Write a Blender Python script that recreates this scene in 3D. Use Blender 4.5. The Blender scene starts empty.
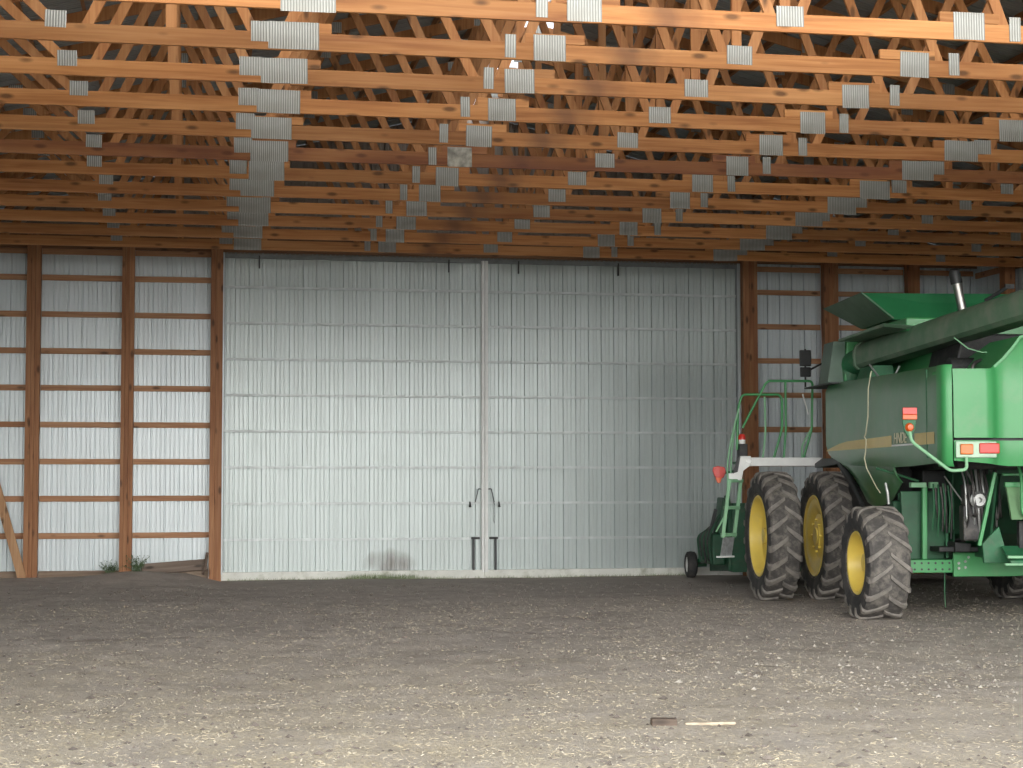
import bpy, bmesh, math, random
from mathutils import Vector, Matrix, noise
random.seed(7)
S = bpy.context.scene
COL = S.collection
PI = math.pi

# ------------------------------------------------------------------ mesh builder
class MB:
    def __init__(s):
        s.v = []; s.f = []; s.m = []; s.mi = 0
    def add(s, vs, fs):
        o = len(s.v)
        s.v += [tuple(p) for p in vs]
        for f in fs:
            s.f.append([o + i for i in f]); s.m.append(s.mi)
    def box(s, x0, x1, y0, y1, z0, z1):
        s.add([(x0,y0,z0),(x1,y0,z0),(x1,y1,z0),(x0,y1,z0),(x0,y0,z1),(x1,y0,z1),(x1,y1,z1),(x0,y1,z1)],
              [(0,3,2,1),(4,5,6,7),(0,1,5,4),(1,2,6,5),(2,3,7,6),(3,0,4,7)])
    def bar(s, a, b, w, h, up=(0,0,1)):
        """rectangular bar from a to b, w across, h along up"""
        a = Vector(a); b = Vector(b); d = (b-a).normalized(); up = Vector(up)
        sd = d.cross(up)
        if sd.length < 1e-5: sd = d.cross(Vector((1,0,0)))
        sd.normalize(); u = sd.cross(d).normalized()
        vs = []
        for p in (a, b):
            for i, j in ((-1,-1),(1,-1),(1,1),(-1,1)):
                vs.append(p + sd*(i*w/2) + u*(j*h/2))
        s.add(vs, [(3,2,1,0),(4,5,6,7),(0,1,5,4),(1,2,6,5),(2,3,7,6),(3,0,4,7)])
    def prism(s, poly, axis, a, b, flip=False):
        """poly: 2-D list; axis 'x','y','z' extruded from a to b"""
        n = len(poly)
        def mk(p, t):
            return {'x': (t, p[0], p[1]), 'y': (p[0], t, p[1]), 'z': (p[0], p[1], t)}[axis]
        s.add([mk(p, a) for p in poly] + [mk(p, b) for p in poly],
              [list(range(n))[::-1], list(range(n, 2*n))] + [(i, (i+1) % n, n+(i+1) % n, n+i) for i in range(n)])
    def tube(s, pts, r, n=8, cap=True):
        pts = [Vector(p) for p in pts]; rs = r if isinstance(r, (list, tuple)) else [r]*len(pts)
        vs = []; prev = None
        for i, p in enumerate(pts):
            if i == 0: d = pts[1]-pts[0]
            elif i == len(pts)-1: d = pts[-1]-pts[-2]
            else: d = (pts[i+1]-p).normalized() + (p-pts[i-1]).normalized()
            d.normalize()
            if prev is None:
                t = Vector((0,0,1)) if abs(d.z) < .9 else Vector((1,0,0))
                prev = d.cross(t).normalized()
            e = (prev - d*prev.dot(d)).normalized(); prev = e; g = d.cross(e)
            for k in range(n):
                a = 2*PI*k/n
                vs.append(p + (e*math.cos(a) + g*math.sin(a))*rs[i])
        fs = []
        for i in range(len(pts)-1):
            for k in range(n):
                fs.append((i*n+k, i*n+(k+1) % n, (i+1)*n+(k+1) % n, (i+1)*n+k))
        if cap:
            fs.append(list(range(n))[::-1]); fs.append([(len(pts)-1)*n+k for k in range(n)])
        s.add(vs, fs)
    def lathe(s, prof, n=48, axis='x', c=(0,0,0), closed=False):
        """prof: list of (t, r); t along the axis"""
        vs = []
        for t, r in prof:
            for k in range(n):
                a = 2*PI*k/n
                if axis == 'x': q = (c[0]+t, c[1]+r*math.cos(a), c[2]+r*math.sin(a))
                elif axis == 'z': q = (c[0]+r*math.cos(a), c[1]+r*math.sin(a), c[2]+t)
                else: q = (c[0]+r*math.sin(a), c[1]+t, c[2]+r*math.cos(a))
                vs.append(q)
        fs = []
        m = len(prof)
        for i in range(m if closed else m-1):
            j = (i+1) % m
            for k in range(n):
                fs.append((i*n+k, i*n+(k+1) % n, j*n+(k+1) % n, j*n+k))
        s.add(vs, fs)
    def build(s, name, mats, parent=None, smooth=None, bev=0, recalc=True, bseg=2):
        me = bpy.data.meshes.new(name)
        me.from_pydata(s.v, [], s.f)
        if not isinstance(mats, (list, tuple)): mats = [mats]
        for m in mats: me.materials.append(m)
        if len(mats) > 1:
            me.polygons.foreach_set('material_index', s.m)
        if recalc:
            bm = bmesh.new(); bm.from_mesh(me)
            bmesh.ops.recalc_face_normals(bm, faces=bm.faces)
            bm.to_mesh(me); bm.free()
        me.update()
        if smooth:
            me.polygons.foreach_set('use_smooth', [True]*len(me.polygons))
            me.set_sharp_from_angle(angle=math.radians(smooth))
        o = bpy.data.objects.new(name, me); COL.objects.link(o)
        if parent: o.parent = parent
        if bev:
            b = o.modifiers.new('edge', 'BEVEL'); b.width = bev; b.segments = bseg
            b.limit_method = 'ANGLE'; b.angle_limit = math.radians(40)
        return o

def split_edges(o):
    e = o.modifiers.new('crisp', 'EDGE_SPLIT'); e.split_angle = math.radians(38)
    return o

def arc(pts, r=.06, n=5):
    """round the inner corners of a polyline"""
    pts = [Vector(p) for p in pts]; out = [pts[0]]
    for i in range(1, len(pts)-1):
        a, b, c = pts[i-1], pts[i], pts[i+1]
        q = min(r, (a-b).length*.45, (c-b).length*.45)
        p0 = b + (a-b).normalized()*q; p1 = b + (c-b).normalized()*q
        for k in range(n+1):
            t = k/n; out.append(p0*(1-t)**2 + b*(2*t*(1-t)) + p1*t*t)
    out.append(pts[-1]); return out

def empty(name, loc=(0,0,0), rz=0):
    o = bpy.data.objects.new(name, None); COL.objects.link(o)
    o.location = loc; o.rotation_euler = (0,0,rz); o.empty_display_size = .1
    return o
def tag(o, label=None, cat=None, group=None, kind=None):
    if label: o['label'] = label
    if cat: o['category'] = cat
    if group: o['group'] = group
    if kind: o['kind'] = kind
    return o
def struct(o):
    o['kind'] = 'structure'; return o

# ------------------------------------------------------------------ materials
def mat(name):
    m = bpy.data.materials.new(name); m.use_nodes = True
    nt = m.node_tree; b = nt.nodes['Principled BSDF']
    return m, nt, b
def N(nt, t, **k):
    n = nt.nodes.new(t)
    for a, v in k.items(): setattr(n, a, v)
    return n
def ramp(nt, fac, stops, interp='LINEAR'):
    r = N(nt, 'ShaderNodeValToRGB'); r.color_ramp.interpolation = interp
    e = r.color_ramp.elements
    while len(e) < len(stops): e.new(.5)
    for i, (p, c) in enumerate(stops):
        e[i].position = p; e[i].color = (c[0], c[1], c[2], 1) if not isinstance(c, (int, float)) else (c, c, c, 1)
    nt.links.new(fac, r.inputs[0]); return r.outputs[0]
def mix(nt, fac, a, b, mode='MIX'):
    m = N(nt, 'ShaderNodeMix', data_type='RGBA', blend_type=mode)
    for s, v in ((m.inputs[0], fac), (m.inputs[6], a), (m.inputs[7], b)):
        if isinstance(v, (int, float)): s.default_value = v
        elif isinstance(v, tuple): s.default_value = (*v[:3], 1)
        else: nt.links.new(v, s)
    return m.outputs[2]
def tex(nt, kind, vec, scale=(1,1,1), **k):
    mp = N(nt, 'ShaderNodeMapping'); mp.inputs['Scale'].default_value = scale
    nt.links.new(vec, mp.inputs['Vector'])
    t = N(nt, kind); nt.links.new(mp.outputs[0], t.inputs['Vector'])
    for a, v in k.items():
        if a in t.inputs: t.inputs[a].default_value = v
    return t
def bump(nt, b, h, strength=.3, dist=.01):
    n = N(nt, 'ShaderNodeBump'); n.inputs['Strength'].default_value = strength
    n.inputs['Distance'].default_value = dist
    nt.links.new(h, n.inputs['Height']); nt.links.new(n.outputs[0], b.inputs['Normal'])
def coords(nt): return N(nt, 'ShaderNodeTexCoord').outputs['Object']

def plain(name, c, rough=.5, metal=0, coat=0, noise_amt=.15, nscale=6, bmp=0, dust=None):
    m, nt, b = mat(name)
    co = coords(nt)
    n = tex(nt, 'ShaderNodeTexNoise', co, Scale=nscale, Detail=6)
    lo = tuple(x*(1-noise_amt) for x in c); hi = tuple(min(1, x*(1+noise_amt)) for x in c)
    colr = ramp(nt, n.outputs[0], [(.3, lo), (.7, hi)])
    if dust:
        n2 = tex(nt, 'ShaderNodeTexNoise', co, Scale=dust[2], Detail=8, Roughness=.7)
        f = ramp(nt, n2.outputs[0], [(dust[3], 0), (dust[3]+.22, dust[1])])
        colr = mix(nt, f, colr, dust[0])
    nt.links.new(colr, b.inputs['Base Color'])
    b.inputs['Roughness'].default_value = rough; b.inputs['Metallic'].default_value = metal
    b.inputs['Coat Weight'].default_value = coat; b.inputs['Coat Roughness'].default_value = .12
    if bmp: bump(nt, b, n.outputs[0], bmp, .01)
    return m

def wood(name, axis, base, dark, light, dark_mark=False, bright_var=.22, stain=None):
    """grain runs along axis 0/1/2 of the object"""
    m, nt, b = mat(name)
    co = coords(nt)
    oi = N(nt, 'ShaderNodeObjectInfo')
    ad = N(nt, 'ShaderNodeVectorMath', operation='ADD'); nt.links.new(co, ad.inputs[0])
    sc = N(nt, 'ShaderNodeVectorMath', operation='SCALE'); sc.inputs[0].default_value = (17, 31, 23)
    nt.links.new(oi.outputs['Random'], sc.inputs['Scale']); nt.links.new(sc.outputs[0], ad.inputs[1])
    v = ad.outputs[0]
    s1 = [30, 30, 30]; s1[axis] = 1.2
    s2 = [5, 5, 5]; s2[axis] = .5
    s3 = [7, 7, 7]; s3[axis] = 2.6
    g = tex(nt, 'ShaderNodeTexNoise', v, tuple(s1), Scale=1, Detail=5, Distortion=.6)
    w = tex(nt, 'ShaderNodeTexNoise', v, tuple(s2), Scale=1, Detail=3)
    colr = ramp(nt, g.outputs[0], [(.33, dark), (.5, base), (.66, light)])
    colr = mix(nt, .55, colr, ramp(nt, w.outputs[0], [(.3, dark), (.5, base), (.72, light)]))
    k = tex(nt, 'ShaderNodeTexVoronoi', v, tuple(s3), Scale=1)
    kf = ramp(nt, k.outputs['Distance'], [(.10, .9), (.23, 0)])
    colr = mix(nt, kf, colr, tuple(x*.28 for x in base))
    br = N(nt, 'ShaderNodeMapRange'); nt.links.new(oi.outputs['Random'], br.inputs[0])
    br.inputs['To Min'].default_value = 1-bright_var; br.inputs['To Max'].default_value = 1+bright_var*.6
    cb = N(nt, 'ShaderNodeCombineColor')
    for i in range(3): nt.links.new(br.outputs[0], cb.inputs[i])
    colr = mix(nt, 1.0, colr, cb.outputs[0], 'MULTIPLY')
    if dark_mark:   # uneven dark brown band crossing the boards left of the ridge
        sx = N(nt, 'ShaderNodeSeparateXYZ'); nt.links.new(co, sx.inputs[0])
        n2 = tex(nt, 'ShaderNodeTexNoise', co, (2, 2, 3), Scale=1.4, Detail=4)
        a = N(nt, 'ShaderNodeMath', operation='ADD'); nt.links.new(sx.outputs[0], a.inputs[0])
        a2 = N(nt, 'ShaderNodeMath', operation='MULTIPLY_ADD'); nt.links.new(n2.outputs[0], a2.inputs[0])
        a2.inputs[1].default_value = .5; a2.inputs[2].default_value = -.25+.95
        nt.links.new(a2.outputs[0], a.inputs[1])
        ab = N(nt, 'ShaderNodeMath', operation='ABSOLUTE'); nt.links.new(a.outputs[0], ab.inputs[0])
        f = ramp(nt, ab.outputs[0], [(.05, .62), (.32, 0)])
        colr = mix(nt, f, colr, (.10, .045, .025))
    if stain:
        n3 = tex(nt, 'ShaderNodeTexNoise', co, (.35, 1, 3), Scale=1.5, Detail=3)
        colr = mix(nt, ramp(nt, n3.outputs[0], [(.35, .25), (.65, .8)]), colr, stain)
    nt.links.new(colr, b.inputs['Base Color'])
    b.inputs['Roughness'].default_value = .62
    b.inputs['Specular IOR Level'].default_value = .35
    bump(nt, b, g.outputs[0], .25, .004)
    return m

OB, OD, OL = (.455, .195, .062), (.28, .10, .03), (.57, .285, .11)
W_X = wood('lumber_orange_across', 0, OB, OD, OL, dark_mark=True)
W_XS = wood('lumber_orange_smoked', 0, OB, OD, OL, dark_mark=True, stain=(.17, .055, .03))
W_WEB = wood('lumber_orange_web', 2, (.40, .172, .058), OD, (.51, .25, .10))
W_Y = wood('lumber_purlin', 1, (.36, .16, .06), (.24, .09, .03), (.45, .22, .09))
W_POST = wood('lumber_post', 2, (.33, .145, .062), (.2, .075, .032), (.45, .235, .115), bright_var=.1)
W_GIRT = wood('lumber_girt', 0, (.40, .20, .10), (.26, .11, .05), (.50, .29, .16), bright_var=.12)
W_BRACE = wood('lumber_brace', 2, (.46, .26, .13), (.30, .14, .06), (.56, .36, .20))
W_DARK = wood('lumber_header_dark', 0, (.16, .075, .035), (.09, .04, .02), (.22, .11, .05))
W_OLD = wood('lumber_weathered', 0, (.15, .11, .085), (.08, .055, .04), (.24, .19, .15))
W_SKIRT = wood('lumber_skirt', 0, (.24, .17, .12), (.13, .09, .06), (.33, .25, .18))
W_BLOCK = wood('lumber_block', 0, (.17, .125, .095), (.10, .07, .055), (.26, .20, .15))

def sheet_mat(name, c, streak=.05, dark_mark=None, rough=.32, metal=.15):
    m, nt, b = mat(name)
    co = coords(nt)
    n = tex(nt, 'ShaderNodeTexNoise', co, (5, 5, .12), Scale=1, Detail=4)
    n2 = tex(nt, 'ShaderNodeTexNoise', co, (1, 1, .6), Scale=1.1, Detail=5)
    colr = ramp(nt, n.outputs[0], [(.3, tuple(x*(1-streak) for x in c)), (.7, tuple(min(1, x*(1+streak)) for x in c))])
    colr = mix(nt, ramp(nt, n2.outputs[0], [(.45, 0), (.8, .35)]), colr, (c[0]*.72, c[1]*.73, c[2]*.70))
    if dark_mark:   # exhaust stain low on the door
        sx = N(nt, 'ShaderNodeSeparateXYZ'); nt.links.new(co, sx.inputs[0])
        def band(i, c0, w):
            s = N(nt, 'ShaderNodeMath', operation='MULTIPLY_ADD'); nt.links.new(sx.outputs[i], s.inputs[0])
            s.inputs[1].default_value = 1/w; s.inputs[2].default_value = -c0/w
            q = N(nt, 'ShaderNodeMath', operation='POWER'); a = N(nt, 'ShaderNodeMath', operation='ABSOLUTE')
            nt.links.new(s.outputs[0], a.inputs[0]); nt.links.new(a.outputs[0], q.inputs[0]); q.inputs[1].default_value = 2
            return q.outputs[0]
        ad = N(nt, 'ShaderNodeMath', operation='ADD')
        nt.links.new(band(0, dark_mark[0], dark_mark[2]), ad.inputs[0]); nt.links.new(band(2, dark_mark[1], dark_mark[3]), ad.inputs[1])
        n3 = tex(nt, 'ShaderNodeTexNoise', co, (3, 3, 1.5), Scale=1.5, Detail=5)
        a3 = N(nt, 'ShaderNodeMath', operation='MULTIPLY_ADD'); nt.links.new(n3.outputs[0], a3.inputs[0])
        a3.inputs[1].default_value = .9; nt.links.new(ad.outputs[0], a3.inputs[2])
        f = ramp(nt, a3.outputs[0], [(.45, .85), (1.8, 0)])
        colr = mix(nt, f, colr, (.12, .10, .085))
    nt.links.new(colr, b.inputs['Base Color'])
    b.inputs['Roughness'].default_value = rough; b.inputs['Metallic'].default_value = metal
    return m
M_SHEET = sheet_mat('galvanized_wall_sheet', (.52, .575, .595))
M_DOOR1 = sheet_mat('door_sheet_sooted', (.47, .53, .525), dark_mark=(.62, .26, .62, .36))
M_DOOR2 = sheet_mat('door_sheet', (.46, .52, .515))
M_ROOF = sheet_mat('roof_sheet', (.33, .36, .37), rough=.4, metal=.5)
M_GABLE = sheet_mat('shade_tinted_gable_sheet', (.24, .20, .165), rough=.6)  # wall sheet browned so its colour carries the dimness of the gable
M_RAIL = plain('galvanized_rail', (.54, .58, .58), .5, .25, noise_amt=.2, nscale=3)
M_WHITE = plain('white_steel', (.76, .78, .76), .45, 0, noise_amt=.06)
M_SKIRT = plain('chalky_white_sill', (.74, .75, .70), .8, 0, noise_amt=.1, nscale=4, dust=((.30,.31,.22), .8, 3, .52))
M_BLACK = plain('black_iron', (.03, .032, .033), .5, .2)
M_GREYF = plain('grey_frame_steel', (.24, .26, .26), .6, .2)

def plate_mat():
    m, nt, b = mat('zinc_nail_plate')
    co = coords(nt)
    w = N(nt, 'ShaderNodeTexWave', bands_direction='X'); nt.links.new(co, w.inputs['Vector'])
    w.inputs['Scale'].default_value = 14; w.inputs['Distortion'].default_value = .3
    n = tex(nt, 'ShaderNodeTexNoise', co, Scale=5, Detail=3)
    c = ramp(nt, w.outputs[0], [(.2, (.18, .185, .17)), (.5, (.36, .365, .34))])
    c = mix(nt, ramp(nt, n.outputs[0], [(.4, 0), (.75, .5)]), c, (.20, .19, .16))
    nt.links.new(c, b.inputs['Base Color'])
    b.inputs['Metallic'].default_value = .3; b.inputs['Roughness'].default_value = .4
    bump(nt, b, w.outputs[0], .5, .004)
    return m
M_PLATE = plate_mat()
M_PLATE_SOOT = plain('sooted_nail_plate', (.30, .29, .25), .55, .3, noise_amt=.7, nscale=9)

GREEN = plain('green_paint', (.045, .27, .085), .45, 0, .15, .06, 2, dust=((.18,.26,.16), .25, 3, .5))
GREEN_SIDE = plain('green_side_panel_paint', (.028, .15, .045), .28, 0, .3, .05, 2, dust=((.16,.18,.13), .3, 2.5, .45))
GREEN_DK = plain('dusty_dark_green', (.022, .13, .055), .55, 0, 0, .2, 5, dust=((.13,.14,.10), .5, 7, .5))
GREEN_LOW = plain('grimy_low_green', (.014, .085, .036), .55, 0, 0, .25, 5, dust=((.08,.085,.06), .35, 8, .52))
GREEN_AUG = plain('faded_green_tube', (.10, .20, .12), .5, 0, .1, .1, 3, dust=((.22,.24,.19), .6, 3, .42))
GREEN_PALE = plain('pale_dusty_green', (.22, .45, .26), .55, 0, 0, .1, 4)
YELLOW = plain('yellow_rim_paint', (.84, .64, .12), .45, 0, .1, .1, 3, dust=((.55,.45,.22), .35, 4, .55))
GOLD = plain('gold_stripe', (.62, .47, .14), .4, 0, .3, .05)
RUBBER = plain('tyre_rubber', (.035, .036, .038), .8, 0, 0, .3, 6, dust=((.13,.12,.11), .55, 5, .45))
RUBBER_D = plain('dusty_tread', (.082, .076, .071), .88, 0, 0, .25, 12, dust=((.26,.235,.20), .7, 6, .47))
RUBBER_L = plain('dusty_lug', (.19, .175, .158), .85, 0, 0, .25, 12, dust=((.32,.29,.25), .6, 7, .45))
ENGINE = plain('engine_black', (.02, .021, .022), .6, .1, 0, .4, 8, dust=((.10,.095,.08), .5, 9, .52))
STEEL = plain('dull_steel', (.42, .43, .42), .4, .7, 0, .2, 6)
CHROME = plain('bright_exhaust_steel', (.40, .39, .37), .4, 1, 0, .05)
ALU = plain('tread_plate_aluminium', (.55, .58, .59), .4, .6, 0, .25, 20, bmp=.4)
GLASS_D = plain('cab_glass_dark', (.02, .03, .03), .06, 0, .5, .1)
AMBER = plain('amber_lens', (.62, .15, .015), .35, 0, .1, .08, 20)
RED = plain('red_lens', (.55, .030, .02), .35, 0, .1, .08, 20)
ORANGE = plain('orange_lens', (.66, .10, .012), .35, 0, .1, .08, 20)
TWINE = plain('pale_twine', (.62, .60, .42), .8)
HOSE = plain('hydraulic_hose', (.035, .033, .034), .5, 0, .1, .2, 9, dust=((.22,.20,.17), .5, 6, .48))

# ------------------------------------------------------------------ camera (eye height on the dirt floor)
CAMZ = 1.625
F_PX, YAW, PITCH, ROLL = 1750.0, .1806, .0565, -.0012
fw = Vector((math.sin(YAW)*math.cos(PITCH), math.cos(YAW)*math.cos(PITCH), math.sin(PITCH)))
rt = Vector((math.cos(YAW), -math.sin(YAW), 0)); up = rt.cross(fw)
r2 = rt*math.cos(ROLL) + up*math.sin(ROLL); u2 = up*math.cos(ROLL) - rt*math.sin(ROLL)
cam = bpy.data.cameras.new('camera'); cam.sensor_width = 36; cam.lens = F_PX/1023*36
cam.clip_end = 400; cam.clip_start = .1
co = bpy.data.objects.new('camera', cam); COL.objects.link(co)
mw = Matrix((( r2.x, u2.x, -fw.x, 0), (r2.y, u2.y, -fw.y, 0), (r2.z, u2.z, -fw.z, CAMZ), (0,0,0,1)))
co.matrix_world = mw; S.camera = co

# ------------------------------------------------------------------ the shed
WALL_Y = 29.74
XL, XR, XC = -4.70, 14.05, 4.65           # side walls and ridge
HALF = 9.35
Y0 = 8.4                                   # open front edge of the roof
CH = 3.68 + CAMZ                           # centre height of the bottom chords
SLOPE = .25
def roof_z(x): return CH + .38 + (HALF - abs(x-XC))*SLOPE     # underside of purlins

# floor: packed dirt, gently uneven, running out in front of the open side
def gz(x, y):
    z = .035*noise.noise(Vector((x*.35, y*.35, 1.3))) + .020*noise.noise(Vector((x*1.7, y*1.7, 4.))) + .008*noise.noise(Vector((x*5, y*5, 9.)))
    near = max(0, min(1, (y-27.2)/2.2))
    left = max(0, min(1, (.45-x)/.5))
    z += near*left*(.10 + .05*noise.noise(Vector((x*1.2, y, 8.))))
    if left: z += .09*math.exp(-((x+1.0)/.7)**2-((y-29.4)/.7)**2)
    if 5 < x < 13.5 and 17 < y < 29.6: z *= .35
    if y > 29.2 and x > .45: z *= .4
    return z
def axis_pts(lo, a, b, hi, step):
    p = []; t = a
    while t < b: p.append(t); t += step
    p.append(b); d = step*2; q = b
    while q < hi: q = min(hi, q+d); p.append(q); d *= 1.6
    d = step*2; q = a
    while q > lo: q = max(lo, q-d); p.insert(0, q); d *= 1.6
    return p
xs = axis_pts(-70, -4, 14, 80, .08); ys = axis_pts(-80, 9, 30.2, 33, .08)
m = MB(); nx = len(xs)
for y in ys:
    for x in xs: m.v.append((x, y, gz(x, y)))
for j in range(len(ys)-1):
    for i in range(nx-1):
        m.f.append((j*nx+i, j*nx+i+1, (j+1)*nx+i+1, (j+1)*nx+i)); m.m.append(0)
def floor_mat():
    M, nt, b = mat('dirt_and_straw')
    cc = coords(nt)
    big = tex(nt, 'ShaderNodeTexNoise', cc, (.5, .22, 1), Scale=.8, Detail=5, Roughness=.6)
    mid = tex(nt, 'ShaderNodeTexNoise', cc, (1, .6, 1), Scale=3, Detail=8, Roughness=.7)
    fine = tex(nt, 'ShaderNodeTexNoise', cc, (1, .8, 1), Scale=30, Detail=6, Roughness=.75)
    straw = tex(nt, 'ShaderNodeTexNoise', cc, (1, 1.5, 1), Scale=24, Detail=5, Distortion=3)
    dirt = ramp(nt, mid.outputs[0], [(.32, (.36, .315, .278)), (.5, (.53, .475, .43)), (.68, (.66, .60, .545))])
    dirt = mix(nt, ramp(nt, fine.outputs[0], [(.35, .55), (.6, 0)]), dirt, (.26, .225, .20))
    dirt = mix(nt, ramp(nt, big.outputs[0], [(.42, 0), (.62, .55)]), dirt, (.43, .385, .35))
    # scuffed darker earth in flat streaks
    st_ = tex(nt, 'ShaderNodeTexNoise', cc, (.55, 1.3, 1), Scale=1.3, Detail=7, Roughness=.7)
    dirt = mix(nt, ramp(nt, st_.outputs[0], [(.52, 0), (.68, .6)]), dirt, (.20, .17, .15))
    # chaff lies thickest toward the open front
    sx = N(nt, 'ShaderNodeSeparateXYZ'); nt.links.new(cc, sx.inputs[0])
    fy = N(nt, 'ShaderNodeMapRange'); nt.links.new(sx.outputs[1], fy.inputs[0])
    for k, v in (('From Min', 19.), ('From Max', 10.), ('To Min', .06), ('To Max', 1.1)): fy.inputs[k].default_value = v
    fx = N(nt, 'ShaderNodeMapRange'); nt.links.new(sx.outputs[0], fx.inputs[0])
    for k, v in (('From Min', 7.), ('From Max', 0.), ('To Min', .6), ('To Max', 1.1)): fx.inputs[k].default_value = v
    am = N(nt, 'ShaderNodeMath', operation='MULTIPLY'); nt.links.new(fy.outputs[0], am.inputs[0]); nt.links.new(fx.outputs[0], am.inputs[1])
    n4 = tex(nt, 'ShaderNodeTexNoise', cc, (.7, .5, 1), Scale=1.6, Detail=6, Roughness=.7)
    am2 = N(nt, 'ShaderNodeMath', operation='MULTIPLY'); nt.links.new(am.outputs[0], am2.inputs[0])
    nt.links.new(ramp(nt, n4.outputs[0], [(.3, .25), (.62, 1)]), am2.inputs[1])
    am3 = N(nt, 'ShaderNodeMath', operation='MULTIPLY'); nt.links.new(am2.outputs[0], am3.inputs[0])
    nt.links.new(ramp(nt, straw.outputs[0], [(.4, .25), (.6, 1)]), am3.inputs[1])
    c = mix(nt, am3.outputs[0], dirt, ramp(nt, fine.outputs[0], [(.35, (.50, .41, .27)), (.65, (.76, .67, .48))]))
    # darker brown tone mixed in gradually toward the closed end
    fd = N(nt, 'ShaderNodeMapRange'); nt.links.new(sx.outputs[1], fd.inputs[0])
    for k, v in (('From Min', 20.), ('From Max', 27.), ('To Min', 0.), ('To Max', .35)): fd.inputs[k].default_value = v
    c = mix(nt, fd.outputs[0], c, (.43, .38, .34))
    nt.links.new(c, b.inputs['Base Color'])
    b.inputs['Roughness'].default_value = .95; b.inputs['Specular IOR Level'].default_value = .2
    ad = N(nt, 'ShaderNodeMath', operation='MULTIPLY_ADD'); nt.links.new(fine.outputs[0], ad.inputs[0])
    ad.inputs[1].default_value = .4; nt.links.new(mid.outputs[0], ad.inputs[2])
    bump(nt, b, ad.outputs[0], .8, .05)
    return M
struct(m.build('floor', floor_mat(), smooth=60, recalc=False))

def corr(mb, a0, a1, place, depth=.019, pitch=.2286, lo=0., hi=1.):
    """ribbed steel sheet; place(a, d, e) -> point, e in (lo, hi)"""
    prof = [(0, 0), (.008, depth*1.7), (.026, depth*1.7), (.034, 0), (.088, 0), (.096, depth*.22), (.108, depth*.22), (.116, 0), (.156, 0), (.164, depth*.22), (.176, depth*.22), (.184, 0)]
    pts = []; k = math.floor(a0/pitch)
    while k*pitch < a1:
        for t, d in prof:
            a = k*pitch + t
            if a0 < a < a1: pts.append((a, d))
        k += 1
    pts = [(a0, 0)] + pts + [(a1, 0)]
    n = len(pts); vs = []
    for a, d in pts: vs.append(place(a, d, 0)); vs.append(place(a, d, 1))
    mb.add(vs, [(2*i, 2*i+2, 2*i+3, 2*i+1) for i in range(n-1)])

DX0, DXM, DX1 = .50, 4.97, 9.545           # door opening
HEAD = 3.86 + CAMZ
m = MB(); sy = WALL_Y + .045
low = .10
corr(m, XL, DX0+.02, lambda a, d, e: (a, sy+d, low if e == 0 else HEAD+.3))
corr(m, DX1-.02, XR, lambda a, d, e: (a, sy+d, -.05 if e == 0 else HEAD+.3))
wb = struct(m.build('wall_back', M_SHEET, smooth=25, recalc=False))
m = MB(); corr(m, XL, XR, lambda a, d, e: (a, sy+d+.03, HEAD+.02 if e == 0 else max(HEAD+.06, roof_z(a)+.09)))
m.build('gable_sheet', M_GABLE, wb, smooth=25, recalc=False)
m = MB(); corr(m, Y0, WALL_Y+.1, lambda a, d, e: (XL-d, a, -.05 if e == 0 else roof_z(XL)+.1))
struct(m.build('wall_left', M_SHEET, smooth=25, recalc=False))
m = MB(); corr(m, Y0, WALL_Y+.1, lambda a, d, e: (XR+d, a, -.05 if e == 0 else roof_z(XR)+.1))
struct(m.build('wall_right', M_SHEET, smooth=25, recalc=False))

# roof: ribbed steel on purlins, open vent slot along the ridge
GAP = .38
ceil_ = empty('ceiling'); struct(ceil_)
for sgn in (-1, 1):
    m = MB()
    def pl(a, d, e, sgn=sgn):
        x = XC + sgn*(GAP if e == 0 else HALF+.35)
        return (x, a, roof_z(x) + .092 + d)
    corr(m, Y0, WALL_Y+.3, pl); m.build('roof_sheet', M_ROOF, ceil_, smooth=25, recalc=False)
    k = 0
    while True:
        off = .32 + .61*k
        if off > HALF + .1: break
        x = XC + sgn*off; z = roof_z(x)
        m = MB(); m.bar((x, Y0, z+.045), (x, WALL_Y+.05, z+.045), .038, .089, (sgn*SLOPE, 0, 1)); m.build('purlin', W_Y, ceil_)
        k += 1

# door-head board and skirting
m = MB(); m.box(XL, XR, WALL_Y-.05, WALL_Y-.01, HEAD+.03, HEAD+.27); struct(m.build('trim_1', W_DARK, bev=.003))
m = MB()
m.box(XL, -2.69, WALL_Y-.02, WALL_Y+.04, -.05, .19); m.box(-2.46, -1.165, WALL_Y-.02, WALL_Y+.04, -.05, .19); m.box(-.955, .285, WALL_Y-.02, WALL_Y+.04, -.05, .19)
struct(m.build('baseboard_back', W_SKIRT, bev=.003))
m = MB(); m.box(DX1+.05, XR, WALL_Y-.02, WALL_Y+.04, -.05, .14); struct(m.build('baseboard_right', W_SKIRT))

# posts: laminated timbers
def post(x0, x1, label, gaps=(.36, .64), y0=WALL_Y-.20, y1=WALL_Y-.03, top=None, zb=-.15):
    ob = empty('timber_post', ((x0+x1)/2, (y0+y1)/2, 0)); tag(ob, label, 'post', 'laminated timber posts of the shed walls')
    top = top or HEAD+.35
    w = x1-x0; cuts = [0]+list(gaps)+[1]
    for i in range(len(cuts)-1):
        m = MB(); a = -w/2+w*cuts[i]+.001; b = -w/2+w*cuts[i+1]-.001
        dy = random.uniform(-.006, .006)
        m.box(a, b, (y0-y1)/2+dy, (y1-y0)/2, zb, top)
        m.build('lamination', W_POST, ob, bev=.004)
    return ob
post(-2.69, -2.465, 'timber wall post with a slanting brace board nailed at its foot')
post(-1.163, -.958, 'timber wall post with weeds growing round its foot', (.3, .62))
post(.29, .492, 'timber post at the sliding door edge, across the door from the combine', (.42,))
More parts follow.
